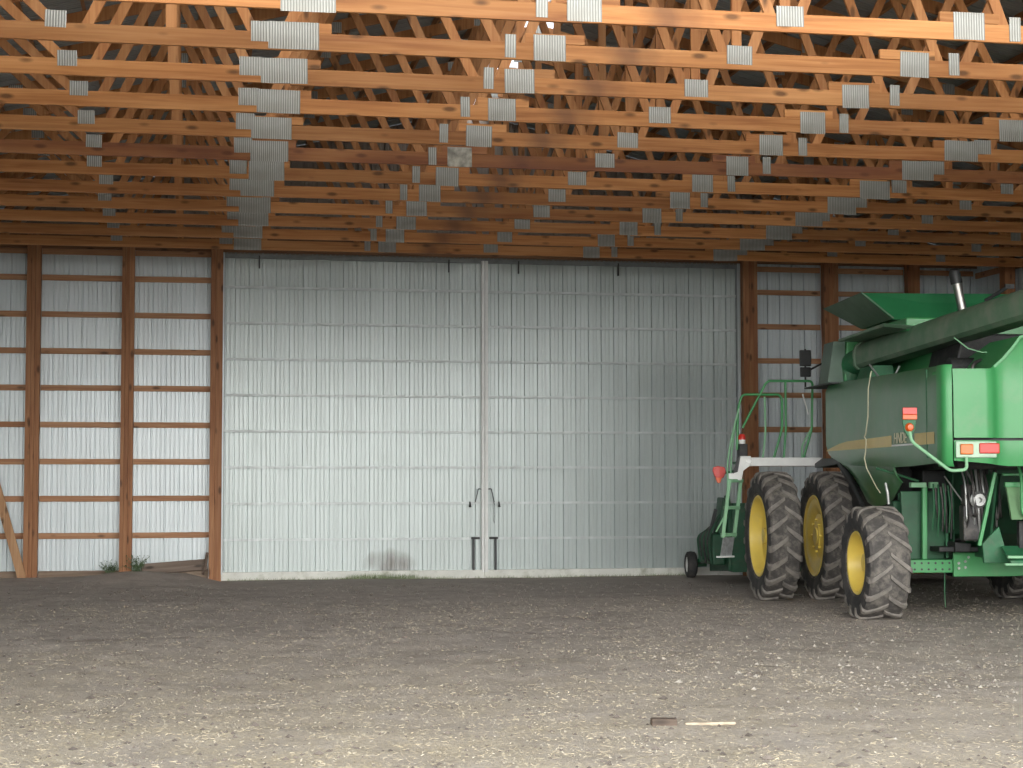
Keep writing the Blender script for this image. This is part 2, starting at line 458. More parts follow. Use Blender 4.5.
post(9.557, 9.82, 'timber post between the sliding door and the combine ladder platform', (.4,))
post(11.06, 11.33, 'timber post rising behind the front tip of the combine grain tank', (.33, .66))
post(12.645, 12.876, 'short visible timber post above the combine grain tank, beside the exhaust stack', (.5,))
# side-wall post at the far corner
post(13.78, 13.98, 'timber post on the side wall above the combine unloading tube', (.5,), y0=28.05, y1=28.25)

# girts (wall rails between the posts)
ORD = ['topmost', 'second', 'third', 'fourth', 'fifth', 'sixth', 'seventh', 'eighth', 'ninth']
def girts(x0, x1, zs, place, grp):
    for i, z in enumerate(zs):
        ob = MB(); L = x1-x0
        ob.box(-L/2, L/2, -.0, .038, -.047+random.uniform(-.004, .004), .047)
        o = ob.build('wall_girt', W_GIRT, bev=.003); o.location = ((x0+x1)/2, WALL_Y-.0, z+CAMZ)
        o.rotation_euler = (0, random.uniform(-.003, .003), 0)
        t = 'lowest' if i == len(zs)-1 else (ORD[i] if i == 0 else ORD[i]+' from the top')
        tag(o, 'horizontal wood wall girt, %s, %s' % (t, place), 'girt', grp)
zl = [3.845] + [3.41-.61*k for k in range(8)]
girts(XL, -2.69, zl, 'in the bay with the slanting brace', 'girts in the slanting brace bay')
girts(-2.465, -1.163, zl, 'between the braced post and the weedy post', 'girts between the braced and weedy posts')
girts(-.958, .29, zl, 'between the weedy post and the sliding door', 'girts beside the sliding door')
zr = [3.80] + [3.385-.61*k for k in range(8)]
girts(9.82, 11.06, zr[:7], 'in the bay behind the combine handrails', 'girts behind the combine handrails')
girts(11.33, 12.645, zr[:3], 'in the bay behind the grain tank tip', 'girts behind the grain tank tip')
girts(12.876, XR-.05, zr[:1], 'in the corner bay behind the exhaust stack', 'girts behind the exhaust stack')
m = MB(); m.box(XR-.04, XR, 22, WALL_Y-.05, 3.70+CAMZ, 3.80+CAMZ)
tag(m.build('wall_girt', W_GIRT), 'wood girt along the side wall, seen above the combine unloading tube', 'girt', 'girts of the side wall')

# slanting brace board
m = MB(); m.bar((-2.66, WALL_Y-.24, -.02), (-3.58, WALL_Y-.24, 3.2), .14, .038, (0,-1,0))
tag(m.build('brace_board', W_BRACE, bev=.003), 'pale slanting brace board leaning from the foot of the first timber post', 'board')

# ------------------------------------------------------------------ sliding doors
def door(name, x0, x1, mt, left):
    d = empty(name, ((x0+x1)/2, WALL_Y+.09, 0)); struct(d)
    w = (x1-x0)/2
    zb, zt = .13, HEAD
    m = MB(); corr(m, -w, w, lambda a, dd, e: (a, .05+dd, zb if e == 0 else zt))
    m.build('door_sheet', mt, d, smooth=25, recalc=False)
    for k in range(8):
        z = 3.3176-.61*k+CAMZ
        m = MB(); m.prism([(0,-.019),(.045,-.019),(.045,.019),(0,.019),(0,.008),(.025,.008),(.025,-.012),(0,-.012)], 'x', -w, w)
        o = m.build('door_rail', M_RAIL, d); o.location.z = z
    m = MB(); m.box(-w, w, -.012, .045, zt-.05, zt+.06); m.build('top_rail', M_GREYF, d, bev=.004)
    for sx in (-1, 1):
        inner = (sx == 1) == left
        if inner: continue
        m = MB(); m.box(sx*w-.03, sx*w+.03, -.02, .045, zb, zt); m.build('edge_stile', M_GREYF, d, bev=.004)
    m = MB(); m.box(-w, w, -.03, .05, -.06, zb+.005); m.build('door_sill', M_SKIRT, d, bev=.006)
    for hx in (-w+.6, 0.1 if not left else w-.62):
        m = MB(); m.box(hx-.012, hx+.012, -.02, .02, zt-.22, zt); m.build('track_hanger', M_BLACK, d, bev=.003)
    # latch hardware beside the meeting stile
    s = 1 if left else -1; e = w-.06 if left else -w+.06
    q = lambda t: e - s*t
    m = MB(); m.box(q(.13)-.018, q(.13)+.018, -.03, .0, zb, .68); m.box(min(q(.17),q(.02)), max(q(.17),q(.02)), -.03, 0, .66, .70); m.build('drop_bolt', M_BLACK, d, bev=.003)
    m = MB(); m.tube(arc([(q(0),-.03,1.52),(q(.05),-.04,1.53),(q(.10),-.04,1.30)], .04), .009); m.build('latch_rod', M_BLACK, d, smooth=50)
    m = MB(); m.tube([(q(.19),0,1.30),(q(.19),-.03,1.26),(q(.19),-.03,1.21)], [.012,.014,.025], 8); m.build('hook', M_BLACK, d, smooth=50)
    if not left:
        m = MB()
        for k in range(14):
            z = 1.29-.026*k
            m.lathe([(-.004, .011),(0,.015),(.004,.011)], 8, 'x' if k % 2 else 'y', (q(.10)+.003*math.sin(k), -.04, z), closed=True)
        m.build('latch_chain', M_BLACK, d)
    return d
d1 = door('door_1', DX0, DXM-.003, M_DOOR1, True)
d2 = door('door_2', DXM+.003, DX1, M_DOOR2, False)
# white meeting stile, in two halves with the doors
for d, x0, x1 in ((d1, DXM-.055, DXM-.003), (d2, DXM+.003, DXM+.060)):
    m = MB(); cx = d.location.x
    m.box(x0-cx, x1-cx, -.035, .045, .10, HEAD-.01); m.build('meeting_stile', M_WHITE, d, bev=.004)

# ------------------------------------------------------------------ roof trusses
T_Y0, T_DY, T_N = 13.2437, 1.2677, 12
BJ = [-7.6, -5.65, -4.05, -2.0, 0, 2.0, 4.05, 5.65, 7.6]
TJ = [-8.5, -6.7, -4.85, -3.0, -1.0, 1.0, 3.0, 4.85, 6.7, 8.5]
CHH = .148
def topc(x): return CH + .30 + (HALF-abs(x))*SLOPE - .075     # centre line of the top chord above truss-local x
words = ['first', 'second', 'third', 'fourth', 'fifth', 'sixth', 'seventh', 'eighth', 'ninth', 'tenth', 'eleventh', 'twelfth']
def make_truss(j=0):
    t = empty('roof_truss', (XC, 0, 0))
    rnd = random.Random(50+j)
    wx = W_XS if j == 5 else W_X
    # bottom chord in three lengths, spliced under the big plates
    cuts = [-HALF+.03, -3.80, -1.66, 1.62, 3.82, HALF-.03]
    segs = [(cuts[0], cuts[1]), (cuts[1], cuts[2]), (cuts[2], cuts[3]), (cuts[3], cuts[4]), (cuts[4], cuts[5])]
    for a, b in segs:
        m = MB(); L = (b-a)/2-.001
        dz = rnd.uniform(-.006, .006)
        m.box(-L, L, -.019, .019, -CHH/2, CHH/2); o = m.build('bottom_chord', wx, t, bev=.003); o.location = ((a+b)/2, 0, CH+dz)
        # keep grain and dark band in truss coordinates
        for v in o.data.vertices: v.co.x += (a+b)/2
        o.location.x = 0
    for s in (-1, 1):
        m = MB(); m.bar((s*(HALF-.04), 0, topc(HALF-.04)), (s*.02, 0, topc(.02)), .038, .14, (0,0,1)); m.build('top_chord', W_WEB, t, bev=.003)
    for i, bx in enumerate(BJ):
        for q in (i, i+1):
            tx = TJ[q]
            k = .12 if tx > bx else -.12
            m = MB(); m.bar((bx+k, 0, CH+.05), (tx-k*.3, 0, topc(tx)), .036, .089, (0, 0, 1))
            m.build('web', W_WEB, t, bev=.002)
    for tx in (-4.85, 4.85):
        m = MB(); m.bar((tx, 0, CH+.06), (tx, 0, topc(tx)), .036, .089, (1,0,0)); m.build('web', W_WEB, t, bev=.002)
    m = MB(); m.bar((0, 0, CH+.06), (0, 0, topc(0)), .036, .089, (1,0,0)); m.build('web', W_WEB, t, bev=.002)
    # scab blocks over the splices
    for c, L in ((-3.78, .50), (-1.62, .52), (1.58, .52), (3.76, .50)):
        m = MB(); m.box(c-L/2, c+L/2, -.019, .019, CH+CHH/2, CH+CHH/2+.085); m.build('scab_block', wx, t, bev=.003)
    def plate(x, z, w, h, mt=M_PLATE, yy=-.0225):
        m = MB(); m.box(-w/2, w/2, -.002, .002, -h/2, h/2); o = m.build('nail_plate', mt, t)
        o.location = (x+rnd.uniform(-.045, .045), yy, z+rnd.uniform(-.015, .012)); o.rotation_euler = (0, rnd.uniform(-.02, .02), 0)
    so = M_PLATE_SOOT if j == 5 else M_PLATE
    plate(-3.85, CH+.035, .42, .23); plate(3.85, CH+.035, .40, .23)
    plate(-1.68, CH+.035, .28, .225, so); plate(1.60, CH+.035, .27, .225)
    plate(-4.13, CH+.085, .20, .17, yy=-.0215); plate(4.13, CH+.085, .20, .16, yy=-.0215)
    plate(-2.02, CH+.045, .095, .20); plate(1.98, CH+.045, .10, .20)
    plate(0, CH+.05, .23, .165)
    plate(-5.77, CH+.09, .17, .14); plate(5.68, CH+.09, .17, .14)
    plate(-7.6, CH+.06, .16, .14); plate(7.6, CH+.06, .16, .14)
    for tx in TJ: plate(tx, topc(tx), .16, .13)
    plate(0, topc(0)-.03, .24, .22)
    return t
for j in range(T_N):
    t = make_truss(j); t.location.y = T_Y0 + T_DY*j
    k = T_N-1-j
    if j == 0: lab = 'wooden roof truss overhead, outermost of the row, farthest from the sliding doors'
    elif j == 5: lab = 'smoke-stained reddish roof truss with a sooty nail plate, sixth from the outer end'
    elif k == 0: lab = 'dim wooden roof truss next to the sliding door head, last of the row'
    else: lab = 'wooden roof truss with steel nail plates, %s back from the outermost one' % words[j]
    tag(t, lab, 'truss', 'wooden roof trusses')

# ------------------------------------------------------------------ the combine harvester (local: x right, y forward, z up; origin under the rear axle)
PSI = .1
CB = empty('combine_harvester', (9.75, 19.78, 0), -PSI)
tag(CB, 'big green combine harvester with yellow-rimmed dual front wheels, parked facing the closed end wall', 'combine harvester')
def part(m, name, mt, par=CB, **k): return m.build(name, mt, par, **k)

def wheel(name, c, R, w, rimR, n_lug, side, steer=0, dish=.06, face=.20, hub=1.0):
    """side -1: outer face toward -x"""
    wobj = empty(name, c, steer); wobj.parent = CB
    hw = w/2; t = MB()
    # carcass
    prof = [(-hw*.80, rimR), (-hw*.93, rimR+(R-rimR)*.12), (-hw*1.0, rimR+(R-rimR)*.40), (-hw*.985, rimR+(R-rimR)*.66), (-hw*.92, R-.085*R),
            (-hw*.80, R-.048*R), (-hw*.45, R-.032*R), (0, R-.028*R)]
    Rc = R*.97
    full = prof + [(-a, r) for a, r in prof[-2::-1]]
    nseg = 72
    for i in range(len(full)-1):
        tread = abs(full[i][0]+full[i+1][0])/2 < hw*.90
        t.mi = 1 if tread else 0
        t.lathe([full[i], full[i+1]], nseg)
    # chevron lugs
    t.mi = 2
    def surf(x):
        a = abs(x)
        for (a0, r0), (a1, r1) in zip(prof[::-1], prof[-2::-1]):
            a0, a1 = abs(a0), abs(a1)
            if a0 <= a <= a1: return r0 + (r1-r0)*(a-a0)/(a1-a0)
        return R*.9
    for sd in (-1, 1):
        for k in range(n_lug):
            th0 = 2*PI*(k + (.5 if sd > 0 else 0))/n_lug
            vs = []; ns = 8
            for q in range(ns+1):
                f = q/ns; x = sd*(-.02*w + f*(hw*1.0+.02*w))
                th = th0 - (.10/R)*0 + (f**.9)*(w*.40/R)
                r = surf(min(abs(x), hw*.99)) - .004
                top = R - .012*R*f*f if f < .86 else R*(1-.012) - (f-.86)/.14*R*.055
                top = max(top, r + .012)
                lw = (.034 + .014*f)*R/.8 ; lt = lw*.75
                for rr, ww in ((r-.01, lw), (top, lt)):
                    for s in (-1, 1):
                        a = th + s*ww/R
                        vs.append((x, -rr*math.sin(a)*1.0, rr*math.cos(a)))
            fs = [(0,1,3,2)]
            for q in range(ns):
                b = q*4; d = b+4
                fs += [(b+2, b+3, d+3, d+2), (b, b+2, d+2, d), (b+1, d+1, d+3, b+3), (b, d, d+1, b+1)]
            b = ns*4; fs.append((b, b+2, b+3, b+1))
            t.add(vs, fs)
    # slight flattening where it bears on the dirt
    zc = c[2]; lim = -zc + .004
    t.v = [(x*(1+.10*max(0, min(1, (lim+.10-z)/.12))), y, max(z, lim)) for x, y, z in t.v]
    part(t, 'tyre', [RUBBER, RUBBER_D, RUBBER_L], wobj, smooth=32)
    # rim
    r = MB(); s = side
    pr = [(s*hw*.86, rimR+.012), (s*hw*.90, rimR+.004), (s*hw*.88, rimR-.02), (s*hw*(.80*.6+face*.4), rimR-.045), (s*hw*(.80*.3+face*.7), rimR-.07), (s*(hw*face), rimR-.085),
          (s*(hw*face-dish*.2), rimR*.72), (s*(hw*face-dish), rimR*.55), (s*(hw*face-dish*.6), rimR*.40), (s*(hw*face-dish*.6), .001)]
    r.lathe(pr, 48); pr2 = [(-s*hw*.86, rimR+.012), (-s*hw*.80, rimR-.03), (-s*hw*.1, rimR-.09), (s*hw*.2, rimR-.087)]
    r.lathe(pr2, 48)
    part(r, 'rim', YELLOW, wobj, smooth=35)
    hb = MB(); x0 = s*(hw*face-dish*.6)
    hb.lathe([(x0, .17), (x0+s*.05*hub, .165), (x0+s*.06*hub, .12), (x0+s*.12*hub, .11), (x0+s*.13*hub, .0)], 24)
    for k in range(8):
        a = 2*PI*k/8; hb.lathe([(x0-.0, .016), (x0+s*.035, .016), (x0+s*.035, .0)], 6, 'x', (0, .21*math.cos(a)*rimR/.53, .21*math.sin(a)*rimR/.53))
    part(hb, 'hub', YELLOW, wobj, smooth=35)
    return wobj
FY = 3.46
for sx in (-1, 1):
    wheel('drive_wheel', (sx*2.13, FY, .885), .90, .46, .555, 20, sx)
    wheel('drive_wheel', (sx*1.345, FY, .885), .90, .46, .555, 20, sx, face=.80, hub=.3)
    wheel('steer_wheel', (sx*1.69, .0, .665), .68, .52, .37, 16, sx, steer=.0 if sx > 0 else .012)

# drive axle and final drives
m = MB(); m.tube([(-1.2, FY, .885), (1.2, FY, .885)], .11, 16); m.box(-1.05, 1.05, FY-.22, FY+.22, .70, 1.1)
part(m, 'front_axle', GREEN_DK, smooth=40)
# rear axle beam with bolt holes
def beam():
    m = MB()
    m.box(-1.36, 1.36, -.06, .06, .545, .70)
    return m
ax = part(beam(), 'rear_axle', GREEN, bev=.008)
m = MB()
for i in range(7):
    for zz in (.585, .66):
        m.lathe([(-.002, 0), (-.002, .014), (.002, .014)], 10, 'y', (-1.22+.085*i, -.061, zz))
part(m, 'bolt_hole', M_BLACK, ax)
m = MB()
m.prism([(-.76, .50), (-.76, .79), (-.22, .79), (-.14, .70), (-.05, .66), (1.0, .66), (1.0, .53), (-.1, .50)], 'y', -.115, -.065)
br = part(m, 'axle_bracket', GREEN, bev=.008)
m = MB()
for x, z in ((-.70,.60),(-.70,.66),(-.62,.61),(-.62,.68),(-.58,.73),(-.40,.74)):
    m.lathe([(-.012, 0), (-.012, .016), (.0, .018)], 6, 'y', (x, -.118, z))
part(m, 'bolt', STEEL, br)
for sx in (-1, 1):   # kingpin knuckles
    m = MB(); m.tube([(sx*1.36, 0, .45), (sx*1.36, 0, .86)], .075, 14); m.tube([(sx*1.36, 0, .665), (sx*1.6, 0, .665)], .07, 12)
    part(m, 'steering_knuckle', GREEN_DK, smooth=40)
m = MB(); m.tube([(-1.3, .22, .60), (1.3, .22, .60)], .022, 10); part(m, 'tie_rod', STEEL, smooth=40)

# chassis and separator belly
m = MB(); m.prism([(.15, 1.0), (.6, .80), (2.2, .62), (4.3, .75), (4.6, 1.3), (4.6, 2.3), (.15, 2.3)], 'x', -.72, .98)
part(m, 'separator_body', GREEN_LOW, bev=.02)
m = MB(); m.box(-1.02, .98, -1.05, 3.0, 1.78, 2.62); part(m, 'engine_deck_housing', ENGINE, bev=.02)

# left-hand service panels
m = MB()
def wav(v): return -1.45 - .012*math.sin(max(0, min(1, (v+1.9)/5.0))*PI)
top = [(-1.74, 2.925), (0.5, 2.95), (3.1, 2.99)]
# rows of (v, z_low, z_high)
rows = [(-1.74, 1.845, 2.925), (-1.2, 1.83, 2.93), (-.6, 1.815, 2.937), (0, 1.81, 2.944), (.5, 1.82, 2.95), (1.1, 1.83, 2.957), (1.7, 1.84, 2.965), (2.3, 1.86, 2.976), (2.9, 1.96, 2.987), (3.1, 2.02, 2.99)]
vs = []; nz = 8
for v, zl_, zh in rows:
    for k in range(nz+1):
        f = k/nz; z = zl_+(zh-zl_)*f
        u = wav(v) + (.05*max(0, (f-.86)/.14)**2 if f > .86 else 0) + (.035*max(0, (.10-f)/.10)**2 if f < .10 else 0)
        vs.append((u, v, z))
fs = []
for i in range(len(rows)-1):
    for k in range(nz): a = i*(nz+1)+k; fs.append((a, a+1, a+nz+2, a+nz+1))
m.add(vs, fs)
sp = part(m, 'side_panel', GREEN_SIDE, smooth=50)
so = sp.modifiers.new('thick', 'SOLIDIFY'); so.thickness = .03; so.offset = -1 if sp.data.polygons[0].normal.x < 0 else 1; split_edges(sp)
def panel_patch(poly, du, name, mt, par):
    """flat decal following the panel; poly in (v, z)"""
    m = MB()
    m.add([(wav(v)-du, v, z) for v, z in poly], [tuple(range(len(poly)))]) if False else None
    return m
# gold stripe along the panel
vv = [3.08, 2.8, 2.4, 2.0, 1.5, 1.0, .6, .2, -.1]
def strip(vlist, z0f, z1f, du):
    m = MB(); vs = []
    for v in vlist: vs += [(wav(v)-du, v, z0f(v)), (wav(v)-du, v, z1f(v))]
    m.add(vs, [(2*i, 2*i+1, 2*i+3, 2*i+2) for i in range(len(vlist)-1)]); return m
zlo = lambda v: 2.055 + .0*v
zhi = lambda v: 2.19 - .012*max(0, v) - (max(0, v-2.2)/.88)*.085
vv2 = [3.08, 2.8, 2.4, 2.0, 1.5, 1.0, .7, .4, .15, .0]
st = part(strip(vv2, zlo, zhi, .004), 'gold_stripe', GOLD, sp)
st2 = part(strip([-1.58+.07*i for i in range(11)], lambda v: 2.055, lambda v: 2.19, .004), 'gold_stripe', GOLD, sp)
part(strip([.02, -.3, -.6, -.86], lambda v: 2.057, lambda v: 2.078, .004), 'white_underline', M_WHITE, sp)
# lettering on the stripe
def text(body, size, loc, rot, name, mt, par, shear=.25, ex=.002):
    cu = bpy.data.curves.new(name, 'FONT'); cu.body = body; cu.size = size; cu.shear = shear; cu.extrude = ex; cu.align_x = 'LEFT'
    tmp = bpy.data.objects.new('tmp', cu); COL.objects.link(tmp)
    dg = bpy.context.evaluated_depsgraph_get(); me = bpy.data.meshes.new_from_object(tmp.evaluated_get(dg))
    bpy.data.objects.remove(tmp); bpy.data.curves.remove(cu)
    me.name = name; me.materials.clear(); me.materials.append(mt)
    o = bpy.data.objects.new(name, me); COL.objects.link(o); o.parent = par
    o.location = loc; o.rotation_euler = rot; return o
CREAM = plain('cream_lettering', (.72, .68, .50), .5)
text('HNDE', .185, (wav(-.3)-.007, -.08, 2.09), (PI/2, 0, -PI/2), 'lettering', CREAM, sp)
# handle cut-outs / seam on the panel
m = MB(); m.box(-1.459, -1.44, -1.325, -1.31, 1.9, 2.9); part(m, 'panel_seam', GREEN_DK, sp)
# lower shield over the wheel arch
m = MB()
rows = [(.15, 1.62, 1.83), (.5, 1.42, 1.83), (.9, 1.34, 1.83), (1.35, 1.32, 1.84), (1.62, 1.37, 1.84), (1.85, 1.50, 1.85), (2.15, 1.68, 1.86), (2.6, 1.86, 1.90)]
vs = []; nz = 5
for v, a, b in rows:
    for k in range(nz+1):
        f = k/nz; vs.append((-1.40 + .10*(1-f)**2, v, a+(b-a)*f))
m.add(vs, [(i*(nz+1)+k, i*(nz+1)+k+1, (i+1)*(nz+1)+k+1, (i+1)*(nz+1)+k) for i in range(len(rows)-1) for k in range(nz)])
o = part(m, 'lower_shield', GREEN_SIDE, smooth=50); sm = o.modifiers.new('t', 'SOLIDIFY'); sm.thickness = .02; split_edges(o)
# black arch edge over the inner drive wheel
m = MB(); m.tube([(-1.30, 3.25, 2.02), (-1.36, 2.9, 1.98), (-1.38, 2.55, 1.87), (-1.38, 2.15, 1.68), (-1.38, 1.85, 1.49), (-1.38, 1.6, 1.34)], .03, 8)
part(m, 'arch_seal', M_BLACK, smooth=50)
m = MB(); m.prism([(2.2, 1.55), (2.65, 1.78), (3.1, 1.95), (3.9, 1.97), (4.3, 1.9), (4.3, 1.84), (3.1, 1.88), (2.3, 1.5)], 'x', -1.30, -.72); part(m, 'wheel_arch_liner', M_BLACK)
# right-hand side panel
m = MB(); m.prism([(-1.74, 1.845), (-1.74, 2.925), (3.1, 2.99), (3.1, 2.02), (2.2, 1.7), (1.6, 1.36), (.9, 1.33), (.2, 1.7)], 'x', 1.42, 1.45); part(m, 'side_panel', GREEN, bev=.02)

# rear hood: corner pillars, door, bumper with lights
for s in (-1, 1):
    m = MB()
    pl = [(s*1.472, -1.72), (s*1.474, -1.84), (s*1.468, -1.885), (s*1.452, -1.915), (s*1.43, -1.932), (s*1.40, -1.942), (s*1.372, -1.946), (s*1.372, -1.88), (s*1.40, -1.80), (s*1.42, -1.72)]
    zz = [1.80, 1.86, 2.2, 2.6, 2.86, 2.92]
    ins = [.05, .0, 0, 0, 0, .03]
    vs = [];
    for z, i_ in zip(zz, ins):
        for x, y in pl: vs.append((x - s*i_*.6, y+i_, z))
    n = len(pl)
    m.add(vs, [(k*n+j, k*n+(j+1) % n, (k+1)*n+(j+1) % n, (k+1)*n+j) for k in range(len(zz)-1) for j in range(n)] + [tuple(range(n)), tuple((len(zz)-1)*n+j for j in range(n))])
    part(m, 'hood_pillar', GREEN, smooth=45)
def plan(off):
    half = [(-1.352, -1.935), (-1.0, -1.955), (-.93, -1.945), (-.885, -1.91), (-.85, -1.86), (-.80, -1.835), (-.70, -1.835), (-.62, -1.84), (-.56, -1.845), (-.45, -1.86), (0, -1.875)]
    return half + [(-x, y) for x, y in half[-2::-1]]
def hoodface(z0, z1, name, zbot=None, ztop=None, par=CB, rows=6, mt=GREEN):
    m = MB(); P = plan(0); vs = []; n = len(P)
    for k in range(rows+1):
        f = k/rows
        for x, y in P:
            a = zbot(x) if zbot else z0; b = ztop(x) if ztop else z1
            z = a+(b-a)*f
            vs.append((x, y + .035*max(0, (z-2.6)/.35)**2 + .02*max(0, (2.0-z)/.2)**2, z))
    m.add(vs, [(k*n+j, k*n+j+1, (k+1)*n+j+1, (k+1)*n+j) for k in range(rows) for j in range(n-1)])
    o = part(m, name, mt, par, smooth=40)
    sm = o.modifiers.new('t', 'SOLIDIFY'); sm.thickness = .03; sm.offset = 1 if o.data.polygons[0].normal.y > 0 else -1
    sm.use_even_offset = True; split_edges(o)
    return o
def dome(x):
    a = abs(x)
    return 2.875 if a > .94 else (2.875 + ((.94-a)/.38)**1.4*.37 if a > .56 else 3.245 + .08*(1-(a/.56)**2))
hoodface(2.115, 2.88, 'hood_door', ztop=dome)
bump_ = hoodface(1.85, 2.085, 'rear_bumper', zbot=lambda x: 1.865 - .06*min(1, max(0, (1.3-abs(x))/.6)))
m = MB(); m.box(-1.36, 1.36, -1.78, -1.74, 1.86, 2.86); part(m, 'hood_backing', M_BLACK)
# hood roof behind the dome
m = MB(); xs_ = [-.94, -.86, -.76, -.66, -.56, -.3, 0, .3, .56, .66, .76, .86, .94]
vs = []
for x in xs_:
    for y in (-1.84, -.9, -.2): vs.append((x, y, dome(x) - (.0 if y < -.8 else .12)))
m.add(vs, [(i*3+k, i*3+k+1, (i+1)*3+k+1, (i+1)*3+k) for i in range(len(xs_)-1) for k in range(2)])
o = part(m, 'engine_hood', GREEN, smooth=40); sm = o.modifiers.new('t', 'SOLIDIFY'); sm.thickness = .03; split_edges(o)
m = MB(); m.prism([(-1.44, 2.70), (-1.44, 2.872), (-.97, 2.872), (-.97, 2.70)], 'y', -1.87, -1.45); part(m, 'hood_ledge', GREEN, bev=.03)
# lights
m = MB(); m.box(-1.345, -.885, -1.972, -1.95, 1.895, 2.075)  # pale green strip on the bumper behind the lights
lp = part(m, 'pale_strip', plain('pale_green_strip', (.36, .52, .38), .4), bump_, bev=.012)
m = MB(); m.box(-1.30, -1.155, -2.0, -1.965, 1.93, 2.045); part(m, 'amber_light', AMBER, bump_, bev=.012)
m = MB(); m.box(-1.085, -.86, -1.995, -1.955, 1.94, 2.055); part(m, 'red_reflector', RED, bump_, bev=.012)
# swing-out warning lamp arm
def lamp_arm(pts, head, name='warning_lamp'):
    m = MB(); m.tube(arc(pts, .05), .019, 8); a = part(m, name+'_arm', GREEN_PALE, smooth=50)
    x, y, z = head
    m = MB(); m.prism([(x-.075, z+.0), (x-.055, z-.09), (x-.02, z-.15), (x+.02, z-.15), (x+.055, z-.09), (x+.075, z+.0), (x+.075, z+.16), (x-.075, z+.16)], 'y', y-.0, y+.03)
    b = part(m, name+'_bracket', GREEN_DK, a, bev=.006)
    m = MB(); m.box(x-.08, x+.08, y-.03, y-.001, z+.09, z+.165); part(m, 'red_reflector', RED, a, bev=.006)
    m = MB(); m.box(x-.08, x+.08, y-.03, y-.001, z+.035, z+.089); part(m, 'orange_reflector', ORANGE, a, bev=.005)
    m = MB(); m.lathe([(-.045, .0), (-.042, .03), (-.02, .045), (0, .05)], 16, 'y', (x, y, z-.05)); part(m, 'amber_lens', ORANGE, a, smooth=40)
    return a
lamp_arm([(-1.235, -1.98, 1.90), (-1.235, -2.0, 1.765), (-1.42, -2.0, 1.75), (-1.85, -2.0, 2.07), (-1.87, -2.0, 2.19)], (-1.87, -2.0, 2.275))
m = MB(); 
arm2 = lamp_arm([(1.235, -1.98, 1.90), (1.235, -2.0, 1.765), (1.42, -2.0, 1.75), (1.85, -2.0, 2.08), (1.87, -2.0, 2.24)], (1.87, -2.0, 2.32))
# loose twine hanging down the side panel
m = MB(); m.tube([(-1.47,.80,3.02),(-1.50,.84,2.80),(-1.497,.88,2.45),(-1.50,.98,2.24),(-1.505,1.02,2.20),(-1.50,.96,2.16),(-1.50,.99,2.02),(-1.505,1.03,1.93),(-1.50,.95,1.80),(-1.47,.84,1.68),(-1.46,.66,1.56),(-1.46,.52,1.50)], .0075, 6)
part(m, 'twine', TWINE, smooth=60)
for q in range(0): pass

# grain tank with flared extensions
m = MB(); m.prism([(-.62, 2.62), (1.3, 2.62), (1.3, 3.72), (-.95, 3.72), (-.95, 3.56), (-.62, 3.40)], 'y', 1.0, 3.25); part(m, 'grain_tank', GREEN, bev=.02)
def slab(quad, t, name, mt):
    m = MB(); a, b, c, d = [Vector(p) for p in quad]
    n = (b-a).cross(d-a).normalized()*t
    m.add([a, b, c, d, a+n, b+n, c+n, d+n], [(0,1,2,3), (7,6,5,4), (0,4,5,1), (1,5,6,2), (2,6,7,3), (3,7,4,0)])
    return part(m, name, mt, bev=.004)
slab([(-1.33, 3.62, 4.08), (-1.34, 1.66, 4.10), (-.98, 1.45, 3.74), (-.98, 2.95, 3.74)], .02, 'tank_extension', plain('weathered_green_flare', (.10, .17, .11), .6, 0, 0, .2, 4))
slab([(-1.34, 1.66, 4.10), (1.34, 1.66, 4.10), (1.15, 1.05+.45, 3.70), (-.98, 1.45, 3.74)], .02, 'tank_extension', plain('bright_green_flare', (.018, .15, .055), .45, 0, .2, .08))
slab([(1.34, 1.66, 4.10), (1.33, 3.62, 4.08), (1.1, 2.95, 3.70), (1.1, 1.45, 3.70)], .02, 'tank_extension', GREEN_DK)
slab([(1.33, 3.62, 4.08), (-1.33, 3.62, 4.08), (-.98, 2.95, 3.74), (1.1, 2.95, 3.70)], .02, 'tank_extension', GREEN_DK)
m = MB(); m.tube([(.30, 1.62, 4.00), (.50, 1.6, 4.12), (.62, 1.58, 4.20)], .025, 8); m.box(.56, .68, 1.56, 1.60, 4.16, 4.22); part(m, 'tank_latch', M_BLACK)
# ledge over the tube elbow
m = MB()
m.add([(-1.42, 2.55, 3.56), (-1.38, .55, 3.60), (-.80, 1.02, 3.61), (-.80, 2.9, 3.60), (-1.40, 2.55, 3.53), (-1.36, .62, 3.565), (-.80, 1.08, 3.57), (-.80, 2.9, 3.56)],
      [(0,1,2,3), (7,6,5,4), (0,4,5,1), (1,5,6,2), (2,6,7,3), (3,7,4,0)])
part(m, 'tank_ledge', GREEN_AUG, bev=.006)
m = MB(); m.prism([(-1.23, 3.02), (-.84, 3.02), (-.84, 3.56), (-1.19, 3.56)], 'y', 2.92, 3.9); part(m, 'elbow_housing', GREEN, bev=.02)
m = MB(); m.prism([(-1.46, 2.99), (-1.20, 2.99), (-1.20, 3.57), (-1.37, 3.57)], 'y', 2.95, 3.45); part(m, 'cab_corner_cover', plain('greyed_green_cover', (.09,.15,.11), .5, 0, .2, .1), bev=.012)
m = MB(); m.box(-1.52, -1.0, 2.55, 4.0, 2.965, 2.985); part(m, 'panel_top_seal', M_BLACK)
